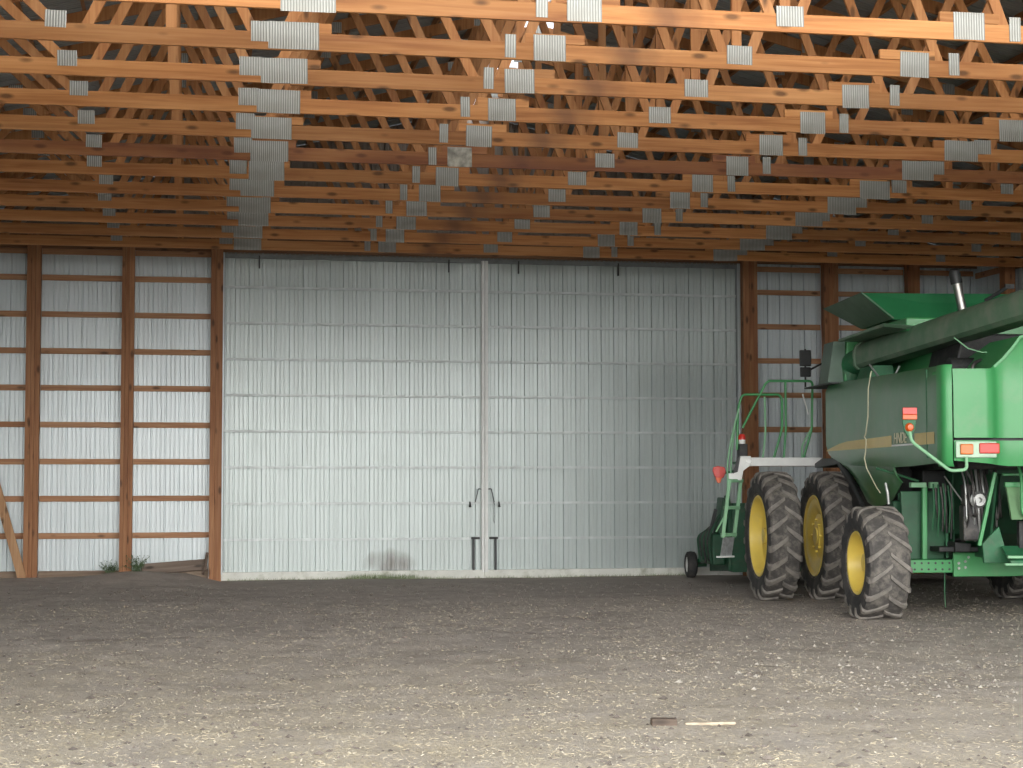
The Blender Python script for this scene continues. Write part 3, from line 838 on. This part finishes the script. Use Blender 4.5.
# unloading tube: barrel with flat belly, folded back along the side
A = Vector((-.97, 2.75, 3.325)); B = Vector((-.45, -1.65, 3.555)); B2 = A+(B-A)*1.4
def barrel(a, b, sec, name, mt):
    m = MB(); d = (b-a).normalized(); sd = d.cross(Vector((0,0,1))).normalized(); u = sd.cross(d)
    n = len(sec); vs = [p + sd*x + u*z for p in (a, b) for x, z in sec]
    m.add(vs, [tuple(range(n))[::-1], tuple(range(n, 2*n))] + [(i, (i+1) % n, n+(i+1) % n, n+i) for i in range(n)])
    return part(m, name, mt, smooth=35, bev=.008)
sec = [(.18*math.cos(a), .04+.18*math.sin(a)) for a in [PI*k/12 for k in range(13)]] + [(-.175, -.10), (-.13, -.15), (.13, -.15), (.175, -.10)]
ut = barrel(A, B2, sec, 'unloading_tube', GREEN_AUG)
sec2 = [(x*1.12, z*1.1) for x, z in sec]
for f in (.0, .97): 
    q = A+(B2-A)*f; barrel(q, q+(B2-A).normalized()*.05, sec2, 'tube_flange', GREEN_AUG)
m = MB(); m.tube(arc([(-1.0, 2.75, 3.30), (-1.12, 3.05, 3.26), (-1.12, 3.08, 2.95)], .12), .17, 16); part(m, 'tube_elbow', GREEN_DK, smooth=45)
m = MB(); m.prism([(-1.2, 2.98), (-.82, 2.98), (-.86, 3.17), (-1.12, 3.17)], 'y', 1.9, 2.5); part(m, 'tube_cradle', GREEN_DK, bev=.01)
m = MB(); m.tube(arc([(-1.18, 1.88, 3.18), (-1.05, 1.86, 3.0), (-.86, 1.86, 3.0), (-.78, 1.86, 3.16)], .04), .014, 6); part(m, 'cradle_bracket', STEEL, smooth=50)
slabm = MB(); slabm.prism([(-1.30, 2.64), (1.1, 2.64), (1.1, 3.42), (-.60, 3.42), (-.72, 2.95), (-1.0, 2.85)], 'y', -.1, .98); part(slabm, 'engine_block', ENGINE, bev=.03)
# engine bay clutter under the tube
m = MB()
m.lathe([(-.2, 0), (-.2, .11), (.2, .11), (.2, 0)], 20, 'x', (-.75, -.6, 2.98)); part(m, 'air_filter', ENGINE, smooth=40)
m = MB(); m.lathe([(-.12, 0), (-.12, .09), (.14, .09), (.14, 0)], 18, 'y', (-.62, -1.0, 2.95)); part(m, 'oil_filter', STEEL if False else ENGINE, smooth=40)
for k, (x, y) in enumerate([(-.86, -1.2), (-.78, -1.1), (-.70, -1.25), (-.66, -1.15)]):
    m = MB(); m.tube(arc([(x, y, 2.80), (x-.02, y, 2.98+.03*k), (x+.16, y+.1, 3.04+.02*k), (x+.3, y+.3, 2.9)], .08), .02, 8); part(m, 'engine_hose', HOSE, smooth=50)
m = MB(); m.box(-.80, -.55, -1.32, -1.1, 2.7, 2.92); m.box(-.95, -.85, -1.3, -1.15, 2.7, 2.86); part(m, 'engine_bracket', ENGINE, bev=.01)
m = MB(); m.tube([(-.98, -.9, 3.30), (-.85, -1.0, 3.17), (-.70, -1.05, 3.12), (-.5, -1.1, 3.13)], .008, 6); part(m, 'cable', GREEN_PALE, smooth=50)
# exhaust stack
m = MB(); m.tube([(-.12, 1.15, 3.5), (-.15, 1.15, 3.75), (-.235, 1.15, 4.18)], .058, 16); ex = part(m, 'exhaust_stack', CHROME, smooth=45)
m = MB(); m.tube([(-.235, 1.15, 4.17), (-.262, 1.15, 4.30)], .075, 16); m.tube([(-.262,1.15,4.29), (-.27, 1.13, 4.35)], [.072, .06], 16); part(m, 'exhaust_cap', M_BLACK, ex, smooth=45)

# cab (in front of the grain tank)
m = MB(); m.prism([(4.5, 1.95), (3.3, 1.95), (3.3, 3.5), (4.9, 3.5), (5.35, 2.6), (5.1, 1.95)], 'x', -.85, .85); cb = part(m, 'cab', GREEN_DK, bev=.03)
m = MB(); m.prism([(3.25, 3.5), (3.25, 3.68), (5.1, 3.66), (5.2, 3.5)], 'x', -.92, .92); part(m, 'cab_roof', GREEN, cb, bev=.04)
for s in (-1, 1):
    m = MB(); m.prism([(3.6, 2.2), (3.6, 3.42), (4.85, 3.42), (5.2, 2.62), (5.0, 2.2)], 'x', s*.853, s*.868); part(m, 'cab_window', GLASS_D, cb)
# mirror on its arm
m = MB(); m.tube([(-.9, 5.0, 3.45), (-1.2, 5.0, 3.3), (-1.25, 5.0, 3.25)], .015, 8); m.tube([(-1.25, 5.0, 3.05), (-1.25, 5.0, 3.62)], .014, 8); ma = part(m, 'mirror_arm', M_BLACK, smooth=50)
m = MB(); m.box(-1.34, -1.17, 4.95, 5.0, 3.36, 3.60); m.box(-1.335, -1.175, 4.95, 4.99, 3.20, 3.345); part(m, 'mirror', M_BLACK, ma, bev=.012)

# operator platform, ladder and handrails
PY = 4.35
m = MB(); m.box(-2.28, -1.18, PY, PY+.05, 1.865, 1.99); part(m, 'platform_beam', M_WHITE, bev=.01)
m = MB(); m.box(-2.26, -1.0, PY+.05, PY+1.15, 1.90, 1.94); part(m, 'platform_deck', GREEN_DK, bev=.006)
m = MB(); m.box(-2.30, -2.22, PY-.012, PY, 1.91, 1.97); part(m, 'beam_clamp', STEEL, bev=.004)
m = MB()
m.prism([(-2.38, 2.01), (-2.23, 2.01), (-2.23, 1.88), (-2.34, 1.80), (-2.37, 1.66), (-2.56, 1.66), (-2.56, 1.76), (-2.48, 1.76), (-2.44, 1.82)], 'y', PY-.01, PY+.06)
part(m, 'ladder_bracket', M_WHITE, bev=.01)
m = MB(); m.prism([(-2.5, 1.76), (-2.43, 1.78), (-2.39, 2.0), (-2.43, 2.0)], 'y', PY-.03, PY-.012); part(m, 'bracket_pad', M_BLACK, bev=.004)
# ladder hangs outside the drive wheel
L0, L1 = Vector((-2.555, PY-.05, 1.67)), Vector((-2.66, PY-.05, .86)); dl = L1-L0
W = Vector((.20, .16, 0))
for o_ in (Vector((0,0,0)), W):
    m = MB(); m.bar(L0+o_, L1+o_+dl*.03, .045, .05, (1,0,0)); part(m, 'ladder_rail', GREEN_PALE, bev=.004)
for f in (.02, .50, .98):
    m = MB(); a = L0+dl*f; m.bar(a, a+W, .10, .05, (0,0,1)); part(m, 'ladder_step', GREEN_PALE, bev=.005)
m = MB(); a = L1+Vector((.0,0,-.02)); c = L1+Vector((-.045,0,-.30))
n_ = Vector((0, -.02, 0))
m.add([a, a+W, c+W, c, a+n_, a+W+n_, c+W+n_, c+n_], [(0,1,2,3), (7,6,5,4), (0,4,5,1), (1,5,6,2), (2,6,7,3), (3,7,4,0)]); part(m, 'lower_step_plate', ALU, bev=.003)
m = MB(); a = c; m.bar(a+Vector((-.02,0,0)), a+W+Vector((.01,0,0)), .10, .025, (0,0,1)); part(m, 'ladder_step', M_WHITE, bev=.004)
def rail(pts, r=.019, mt=GREEN_PALE, rr=.06):
    m = MB(); m.tube(arc(pts, rr), r, 8); return part(m, 'handrail', mt, smooth=50)
rail([(-2.40, 4.5, 2.10), (-2.38, 4.5, 2.70), (-2.32, 4.5, 2.91), (-1.77, 4.5, 2.91), (-1.73, 4.5, 2.85), (-1.73, 4.5, 2.41), (-1.86, 4.5, 1.98)], .018, GREEN)
rail([(-1.42, 4.5, 1.98), (-1.29, 4.5, 2.40), (-1.27, 4.5, 3.11), (-1.92, 4.5, 3.11), (-1.97, 4.5, 3.07), (-2.32, 4.5, 2.42)], .018, GREEN)
rail([(-1.71, 4.5, 1.98), (-1.675, 4.5, 2.40), (-1.675, 4.5, 3.11)], .017, GREEN)
rail([(-2.02, 4.5, 1.98), (-1.975, 4.5, 2.38), (-1.985, 4.5, 2.88)], .015)
rail([(-1.42, 4.5, 2.92), (-1.34, 4.5, 2.62)], .012, M_WHITE)
rail([(-1.28, 4.5, 2.45), (-1.44, 4.5, 2.16), (-1.44, 4.5, 1.98)], .013)
rail([(-2.39, 4.4, 2.70), (-2.52, 4.4, 2.20), (-2.57, 4.4, 1.85), (-2.58, 4.3, 1.64), (-2.60, 4.3, 1.2), (-2.76, 4.3, .92)], .013, rr=.2)
rail([(-2.40, 4.55, 2.55), (-2.47, 4.55, 2.10), (-2.50, 4.5, 1.70)], .013, rr=.2)
# box with red-capped beacon on the platform corner
m = MB(); m.box(-2.385, -2.26, PY+.06, PY+.2, 2.0, 2.19); part(m, 'beacon_box', M_GREYF if False else ENGINE, bev=.012)
m = MB(); m.lathe([(.0, .0), (.0, .05), (.06, .05), (.06, 0)], 18, 'z', (-2.33, PY+.13, 2.19)); bc = part(m, 'beacon_base', M_WHITE, smooth=40)
m = MB(); m.lathe([(.06, .055), (.11, .052), (.14, .035), (.145, 0)], 18, 'z', (-2.33, PY+.13, 2.19)); part(m, 'beacon_cap', RED, bc, smooth=40)
# front warning lamp folded out beside the ladder
m = MB(); m.tube([(-2.38, PY+.3, 1.80), (-2.60, PY+.3, 1.76)], .016, 8); wl = part(m, 'warning_lamp_arm', GREEN_DK, smooth=50)
m = MB(); m.prism([(-2.74, 1.80), (-2.73, 1.85), (-2.66, 1.87), (-2.56, 1.85), (-2.54, 1.78), (-2.58, 1.70), (-2.66, 1.66), (-2.71, 1.72)], 'y', PY+.26, PY+.30); part(m, 'red_reflector', RED, wl, bev=.008)
m = MB(); m.prism([(-2.70, 1.70), (-2.60, 1.70), (-2.63, 1.62), (-2.67, 1.62)], 'y', PY+.255, PY+.29); part(m, 'orange_reflector', ORANGE, wl, bev=.006)

m = MB(); m.box(-1.2, -.72, .7, 2.9, 1.28, 1.84); m.box(-.9, 1.2, .95, 1.3, .8, 1.9); part(m, 'dark_belly_filler', ENGINE, bev=.02)  # dark filler boxes added to stand in for shade under the body
# rear lower works: shields, hoses, chopper
m = MB(); m.prism([(-1.30, .70), (-.80, .70), (-.72, 1.52), (-1.33, 1.52)], 'y', .10, .14); part(m, 'rear_shield', GREEN_LOW, bev=.008)
m = MB(); m.box(-.72, -.70, .0, 1.3, .74, 1.8); part(m, 'rear_shield', GREEN_LOW, bev=.006)
m = MB(); m.bar((-1.075, .03, .70), (-1.06, .03, 1.58), .065, .06, (1,0,0)); part(m, 'frame_upright', GREEN, bev=.008)
m = MB(); m.bar((-.80, .0, .72), (-.80, .02, 1.45), .03, .03, (1,0,0)); part(m, 'frame_upright', GREEN_DK, bev=.004)
m = MB(); m.box(-1.24, -1.05, -.03, .06, 1.565, 1.625); part(m, 'frame_cap', GREEN_PALE, bev=.006)
m = MB(); m.box(-1.01, -.91, -.05, .04, 1.555, 1.63); part(m, 'frame_cap', GREEN_PALE, bev=.006)
m = MB(); m.tube([(-1.55, .35, 1.80), (-1.12, .05, 1.64)], .016, 8); part(m, 'stay_rod', GREEN_DK, smooth=50)
m = MB(); m.box(-1.36, -1.0, .3, .5, .9, 1.4); m.box(-1.3, -1.1, .25, .34, 1.40, 1.50); part(m, 'gearbox', GREEN_LOW, bev=.02)
m = MB(); m.tube([(-1.42, .42, 1.62), (-1.40, .40, 1.50), (-1.39, .40, 1.36)], .02, 8); part(m, 'grease_line', STEEL, smooth=50)
m = MB(); m.box(-1.0, -.3, .28, .95, .9, 1.78); part(m, 'straw_walker_housing', ENGINE, bev=.02)
m = MB(); m.box(-.78, -.58, -.55, -.38, .94, 1.36); m.box(-.76, -.60, -.52, -.38, 1.36, 1.6); bx = part(m, 'motor_box', HOSE, bev=.02)
m = MB(); m.lathe([(-.02, 0), (-.02, .025), (-.06, .03), (-.06, .07), (-.045, .085), (-.03, .085), (-.02, .10), (0, .10), (0, 0)], 22, 'y', (-.62, -.60, 1.42)); part(m, 'belt_pulley', STEEL, smooth=35)
rr_ = random.Random(5)
for k in range(15):
    x = -.80+.032*k; y = -.55-.10*rr_.random()
    x2 = x + rr_.uniform(-.03, .05); zt = 1.80+rr_.uniform(-.05, .05); zb = rr_.uniform(.85, 1.25)
    m = MB(); m.tube(arc([(x, y+.12, zt), (x+rr_.uniform(-.05,.05), y, 1.55+rr_.uniform(-.1,.1)), (x2, y-.02, 1.25+rr_.uniform(-.1,.1)), (x2+rr_.uniform(-.02,.06), y+.1, zb)], .12), rr_.choice([.010, .013, .016]), 7)
    part(m, 'hydraulic_hose', HOSE if k % 3 else STEEL, smooth=50)
for k in range(9):
    x = -1.0+.03*k; m = MB()
    m.tube(arc([(x, -.12, 1.58+rr_.uniform(-.03,.05)), (x+rr_.uniform(-.03,.03), -.16, 1.35), (x+rr_.uniform(-.02,.04), -.08, rr_.uniform(.95,1.2))], .1), .011, 6); part(m, 'hydraulic_hose', HOSE if k % 2 else GREEN_DK, smooth=50)
m = MB(); m.tube([(-.92, -.3, 1.70), (-.74, -.45, 1.38)], .009, 6); part(m, 'control_rod', STEEL)
# chopper
m = MB(); m.prism([(-.95, 1.72), (-.88, 1.72), (-.62, .92), (-.55, .74), (.2, .74), (.3, 1.72)], 'x', -.50, -.47) ; ch = part(m, 'chopper_side', GREEN_LOW, bev=.008)
m = MB(); m.bar((-.56, -1.0, 1.74), (-.76, -1.0, .90), .04, .05, (0,1,0)); part(m, 'chopper_edge', GREEN, bev=.006)
m = MB(); m.prism([(-.70, .70), (-.40, .70), (-.52, 1.12), (-.72, .92)], 'y', -1.0, -.95); part(m, 'chopper_plate', GREEN_DK, bev=.008)
m = MB(); m.prism([(-1.02, 1.62), (-.98, 1.62), (-1.15, 1.20), (-1.2, 1.20)], 'x', -.44, 1.05); part(m, 'chopper_tailboard', plain('dusty_green_tailboard', (.13,.25,.12), .6, 0, 0, .15, 5), bev=.006)
m = MB(); m.box(-.46, 1.05, -1.06, -1.0, 1.57, 1.63); m.box(-.46, 1.05, -.98, -.94, 1.70, 1.73); part(m, 'tailboard_rail', GREEN, bev=.008)
m = MB(); m.tube(arc([(-.33, -1.1, 1.86), (-.30, -1.14, 1.70), (-.33, -1.22, 1.28), (-.26, -1.24, 1.19), (.9, -1.24, 1.19)], .06), .018, 8); part(m, 'tailboard_frame', GREEN, smooth=50)
m = MB(); m.box(-.32, 1.0, -1.10, -1.02, .80, 1.18); part(m, 'spreader_backing', ENGINE)
for x in (-.26, .04, .34, .64):
    m = MB(); m.prism([(x, .98), (x+.10, .96), (x+.16, .94), (x+.16, 1.17), (x, 1.17)], 'y', -1.16, -1.12); part(m, 'spreader_fin', GREEN, bev=.008)
m = MB(); m.prism([(-1.35, .74), (-1.05, .90), (-1.05, .87), (-1.35, .71)], 'x', -.52, 1.0); sd_ = part(m, 'spreader_deck', GREEN_DK, bev=.004)
m = MB(); m.box(-.56, 1.0, -1.38, -1.34, .77, .80); m.box(-.60, 1.0, -1.40, -1.35, .69, .715); part(m, 'deck_edge', GREEN_PALE, bev=.004)
m = MB(); m.prism([(-.80,.80), (-.62,.80), (-.60,.90), (-.80,.92)], 'y', -.3, .3); m.box(-.98, -.5, -.25, .3, .80, .86); part(m, 'axle_pivot', ENGINE, bev=.012)
# rear crop drip cable to the ground
m = MB(); m.tube([(-.84, -.02, .55), (-.845, -.02, .30), (-.84, -.03, .13)], .006, 6); part(m, 'ground_strap', GREEN_DK)

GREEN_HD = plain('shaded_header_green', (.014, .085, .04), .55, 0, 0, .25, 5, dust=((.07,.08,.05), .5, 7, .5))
# feeder house and pickup header in front
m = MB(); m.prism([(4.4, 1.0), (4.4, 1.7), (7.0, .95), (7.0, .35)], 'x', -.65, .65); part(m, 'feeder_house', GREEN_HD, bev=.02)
hd = MB(); hd.prism([(7.0, .22), (7.0, 1.05), (7.15, 1.42), (7.35, 1.42), (7.5, 1.0), (7.9, .62), (8.6, .35), (8.6, .14)], 'x', -2.02, -1.96)
H_ = part(hd, 'pickup_header', GREEN_HD, bev=.012)
m = MB(); m.box(-1.96, 1.96, 7.0, 7.08, .20, 1.30); part(m, 'header_back', GREEN_HD, H_, bev=.01)
m = MB(); m.prism([(7.0, .22), (7.0, 1.05), (7.15, 1.42), (7.35, 1.42), (7.5, 1.0), (7.9, .62), (8.6, .35), (8.6, .14)], 'x', 1.96, 2.02); part(m, 'header_end', GREEN_HD, H_, bev=.01)
m = MB(); m.box(-1.96, 1.96, 7.08, 8.6, .20, .26); part(m, 'header_floor', ENGINE, H_)
m = MB(); m.tube([(-1.95, 7.45, .55), (1.95, 7.45, .55)], .2, 16); part(m, 'header_auger', GREEN_HD, H_, smooth=45)
m = MB(); m.box(-2.24, -2.03, 7.2, 8.3, .30, .80); m.prism([(-2.16, .80), (-2.03, .80), (-2.03, 1.35), (-2.08, 1.40)], 'y', 7.1, 7.6); part(m, 'header_drive_cover', GREEN_HD, H_, bev=.03)
m = MB(); m.bar((-2.30, 7.3, .70), (-2.16, 7.3, 1.20), .05, .03, (0,1,0)); part(m, 'lift_arm', M_BLACK, H_, bev=.004)
for k in range(7):
    y = 7.15+.16*k; m = MB()
    m.tube(arc([(-2.27, y, .32+.05*(k % 3)), (-2.30, y+.1, .75), (-2.10, y+.05, 1.15-.05*k), (-2.0, y, 1.0)], .15), .018, 7); part(m, 'header_hose', HOSE if k % 2 else GREEN_HD, H_, smooth=50)
m = MB(); m.bar((-2.05, 8.3, .40), (-2.2, 8.95, .27), .05, .07, (0,0,1)); m.tube([(-2.2, 8.95, .225), (-2.0, 8.95, .225)], .03, 10); part(m, 'gauge_arm', GREEN_HD, H_, bev=.004)
for sx in (-1, 1):
    m = MB(); R, hw, rm = .225, .085, .13; cx = sx*2.27
    m.lathe([(-hw*.8, rm), (-hw, rm+.03), (-hw, R-.05), (-hw*.75, R-.01), (0, R), (hw*.75, R-.01), (hw, R-.05), (hw, rm+.03), (hw*.8, rm)], 32, 'x', (cx, 8.95, .235))
    gw = part(m, 'gauge_wheel', RUBBER, H_, smooth=40)
    m = MB(); m.lathe([(-hw*.82, rm+.005), (-hw*.6, rm-.02), (-hw*.4, .05), (-hw*.6, .001)], 24, 'x', (cx, 8.95, .235)); m.lathe([(hw*.82, rm+.005), (hw*.4, .05), (hw*.4, .001)], 24, 'x', (cx, 8.95, .235))
    m.v = [(x, y, z) for x, y, z in m.v]
    part(m, 'gauge_rim', M_WHITE, H_, smooth=40)

# ------------------------------------------------------------------ things and litter on the floor
def on(x, y): return gz(x, y)
# broken post end and pale stick in the straw
o = MB(); o.box(-.085, .085, -.045, .045, 0, .052); ob = o.build('wood_block', W_BLOCK, bev=.008); ob.location = (3.115, 11.42, on(3.115,11.42)-.008); ob.rotation_euler = (0, .02, -.12)
tag(ob, 'short brown block of wood lying on the straw-covered dirt floor', 'wood block')
o = MB(); o.bar((-.17, 0, .006), (.17, .0, .010), .05, .02); ob = o.build('stick', plain('bare_pale_wood', (.50, .42, .31), .8, 0, 0, .25, 20), bev=.006); ob.location = (3.43, 11.40, on(3.43,11.40)); ob.rotation_euler = (0, 0, -.14)
tag(ob, 'pale split stick lying end to end with the short wood block', 'stick')
# old plank against the wall foot
o = MB(); o.box(-.54, .54, -.019, .019, -.09, .09); ob = o.build('plank', W_OLD, bev=.004); ob.location = (-.27, WALL_Y-.12, .245); ob.rotation_euler = (-.25, -.07, 0)
tag(ob, 'dark weathered plank leaning on the wall foot beside the door-edge post', 'plank')
o = MB(); o.bar((.20, WALL_Y-.26, .12), (.27, WALL_Y-.18, .48), .03, .03); tag(o.build('stake', W_OLD), 'thin dark stake leaning against the door-edge timber post', 'stake')

# straw, stones, weeds, moss
def blades(n, pos, ln, wd, lift, rnd):
    m = MB()
    for _ in range(n):
        x, y = pos(rnd); L = rnd.uniform(*ln); w = rnd.uniform(*wd); a = rnd.uniform(0, PI)
        dx, dy = math.cos(a)*L/2, math.sin(a)*L/2; nx_, ny_ = -math.sin(a)*w, math.cos(a)*w
        z = on(x, y); z0 = z + rnd.uniform(-.001, lift*.4); z1 = z + rnd.uniform(0, lift)
        m.add([(x-dx-nx_, y-dy-ny_, z0), (x-dx+nx_, y-dy+ny_, z0), (x-dx, y-dy, z0+w*1.6), (x+dx-nx_, y+dy-ny_, z1), (x+dx+nx_, y+dy+ny_, z1), (x+dx, y+dy, z1+w*1.6)],
              [(0, 1, 4, 3), (1, 2, 5, 4), (2, 0, 3, 5), (0, 2, 1), (3, 4, 5)])
    return m
R_ = random.Random(3)
def spos(r):
    while True:
        y = 9.0 + 15*r.random()**1.9; x = r.uniform(-3.5, 11)
        p = .30 + .7*max(0, noise.noise(Vector((x*.55, y*.4, 2.))) + .35)
        if x < 3.5 and y < 14: p += .3
        if r.random() < p: return x, y
STRAW = plain('dry_straw', (.66, .56, .38), .75, 0, 0, .35, 3)
STRAW_P = plain('bleached_straw', (.64, .58, .46), .75, 0, 0, .2, 3)
tag(blades(26000, spos, (.008, .042), (.0006, .0012), .010, R_).build('straw', STRAW, recalc=False), 'loose golden straw littering the dirt floor', 'straw', kind='stuff')
tag(blades(9000, spos, (.004, .016), (.0010, .0024), .008, R_).build('chaff', STRAW_P, recalc=False), 'bleached chips of chaff scattered on the dirt floor', 'chaff', kind='stuff')
def stones(n, pos, sz, rnd):
    m = MB()
    for _ in range(n):
        x, y = pos(rnd); s = rnd.uniform(*sz)*(1 if rnd.random() < .9 else 1.8); z = on(x, y)
        v = [(1,0,0),(0,1,0),(-1,0,0),(0,-1,0),(0,0,.7),(0,0,-.5)]
        m.add([(x+a*s*rnd.uniform(.6,1.3), y+b*s*rnd.uniform(.6,1.3), z+c*s*rnd.uniform(.7,1.1)+s*.1) for a, b, c in v],
              [(0,1,4),(1,2,4),(2,3,4),(3,0,4),(1,0,5),(2,1,5),(3,2,5),(0,3,5)])
    return m
def gpos(r): return r.uniform(-4, 12.5), 9 + 19*r.random()**1.3
def rpos(r):
    return (r.gauss(6.0, 1.3), r.gauss(14.2, 1.2)) if r.random() < .7 else (r.uniform(4, 10), r.uniform(9.5, 19))
tag(stones(6000, gpos, (.006, .022), R_).build('dirt', plain('dirt_clod', (.20,.17,.145), .95, 0, 0, .4, 3), recalc=False), 'small dark clods of earth over the floor', 'dirt', kind='stuff')
tag(stones(700, rpos, (.005, .016), R_).build('gravel', plain('pale_gravel', (.52,.48,.42), .9, 0, 0, .3, 3), recalc=False), 'pale gravel scattered on the dirt behind the combine', 'gravel', kind='stuff')
LEAF = plain('weed_leaf', (.10, .16, .075), .6, 0, 0, .3, 9)
MOSS = plain('mossy_grass', (.22, .27, .15), .8, 0, 0, .3, 9)
def weed(name, x, y, n, h, w, rnd):
    m = MB(); z = on(x, y)
    for _ in range(n):
        a = rnd.uniform(0, 2*PI); r = rnd.uniform(.1, w); hh = rnd.uniform(.3, 1)*h
        b = Vector((x + rnd.uniform(-w, w)*.4, y + rnd.uniform(-.04, .04), z)); t = Vector((b.x + r*math.cos(a), min(b.y + r*.6*math.sin(a), WALL_Y-.05), z+hh))
        m.tube([b, (b+t)/2 + Vector((0,0,hh*.15)), t], [.003, .003, .002], 5)
        for k in range(4):
            p = b.lerp(t, .35+.2*k) + Vector((rnd.uniform(-.02,.02), rnd.uniform(-.02,.02), .015)); s = rnd.uniform(.012, .028); q = rnd.uniform(0, PI)
            c, d = math.cos(q)*s, math.sin(q)*s
            m.add([p+Vector((-c,-d,-.01)), p+Vector((d*.5,-c*.5,.004)), p+Vector((c,d,.012)), p+Vector((-d*.5,c*.5,.004))], [(0,1,2,3)])
    return m.build(name, LEAF, recalc=False)
tag(weed('weed', -1.30, WALL_Y-.30, 26, .20, .16, R_), 'low green weed at the foot of the middle timber post, on its brace-board side', 'weed', 'weeds at the post foot')
tag(weed('weed', -.86, WALL_Y-.30, 34, .26, .2, R_), 'low green weed at the foot of the middle timber post, on its door side', 'weed', 'weeds at the post foot')
m = MB()
for _ in range(1500):
    x = R_.choice([R_.uniform(.6, 4.9), R_.gauss(3.2, .45), R_.uniform(5, 8.6)]); y = WALL_Y + .045 - R_.random()**2*.16; z = on(x, y)-.005; h = R_.uniform(.02, .09)*(1.3 if abs(x-3.2) < .6 else .75); l = R_.uniform(-.03, .03)
    m.add([(x-.003, y, z), (x+.003, y, z), (x+l, y-R_.uniform(0,.02), z+h)], [(0, 1, 2)])
tag(m.build('grass', MOSS, recalc=False), 'sparse mossy grass along the white sill of the sliding doors', 'grass', kind='stuff')

# ------------------------------------------------------------------ daylight: hazy bright sky beyond the open front of the shed
GX, AZP, GLOW = .06, 2.0, 7.2    # bright hazy horizon behind the camera
w = bpy.data.worlds.new('sky'); S.world = w; w.use_nodes = True; nt = w.node_tree
bg = nt.nodes['Background']
tc = N(nt, 'ShaderNodeTexCoord')
gd = Vector((GX, -1, 0)).normalized()
d = N(nt, 'ShaderNodeVectorMath', operation='DOT_PRODUCT'); nt.links.new(tc.outputs['Generated'], d.inputs[0]); d.inputs[1].default_value = gd
sz = N(nt, 'ShaderNodeSeparateXYZ'); nt.links.new(tc.outputs['Generated'], sz.inputs[0])
def mth(op, a, b):
    n = N(nt, 'ShaderNodeMath', operation=op)
    for k, v in ((0, a), (1, b)):
        if isinstance(v, (int, float)): n.inputs[k].default_value = v
        else: nt.links.new(v, n.inputs[k])
    return n.outputs[0]
az = mth('POWER', mth('MAXIMUM', d.outputs['Value'], 0.), AZP)
el = mth('EXPONENT', mth('MULTIPLY', mth('POWER', mth('ABSOLUTE', mth('DIVIDE', mth('SUBTRACT', sz.outputs[2], .15), .22), 0.), 2.), -1.), 0.)
f_ = mth('MULTIPLY', az, el)
c = mix(nt, f_, (1.0, 1.06, 1.14), (GLOW, GLOW*.98, GLOW*.94))
nt.links.new(c, bg.inputs['Color']); bg.inputs['Strength'].default_value = 1.0
S.view_settings.view_transform = 'Standard'; S.view_settings.look = 'None'
S.view_settings.exposure = 0.75; S.view_settings.gamma = 1.0; S.view_settings.use_curve_mapping = False
S.cycles.max_bounces = 8; S.cycles.diffuse_bounces = 5; S.cycles.use_denoising = True
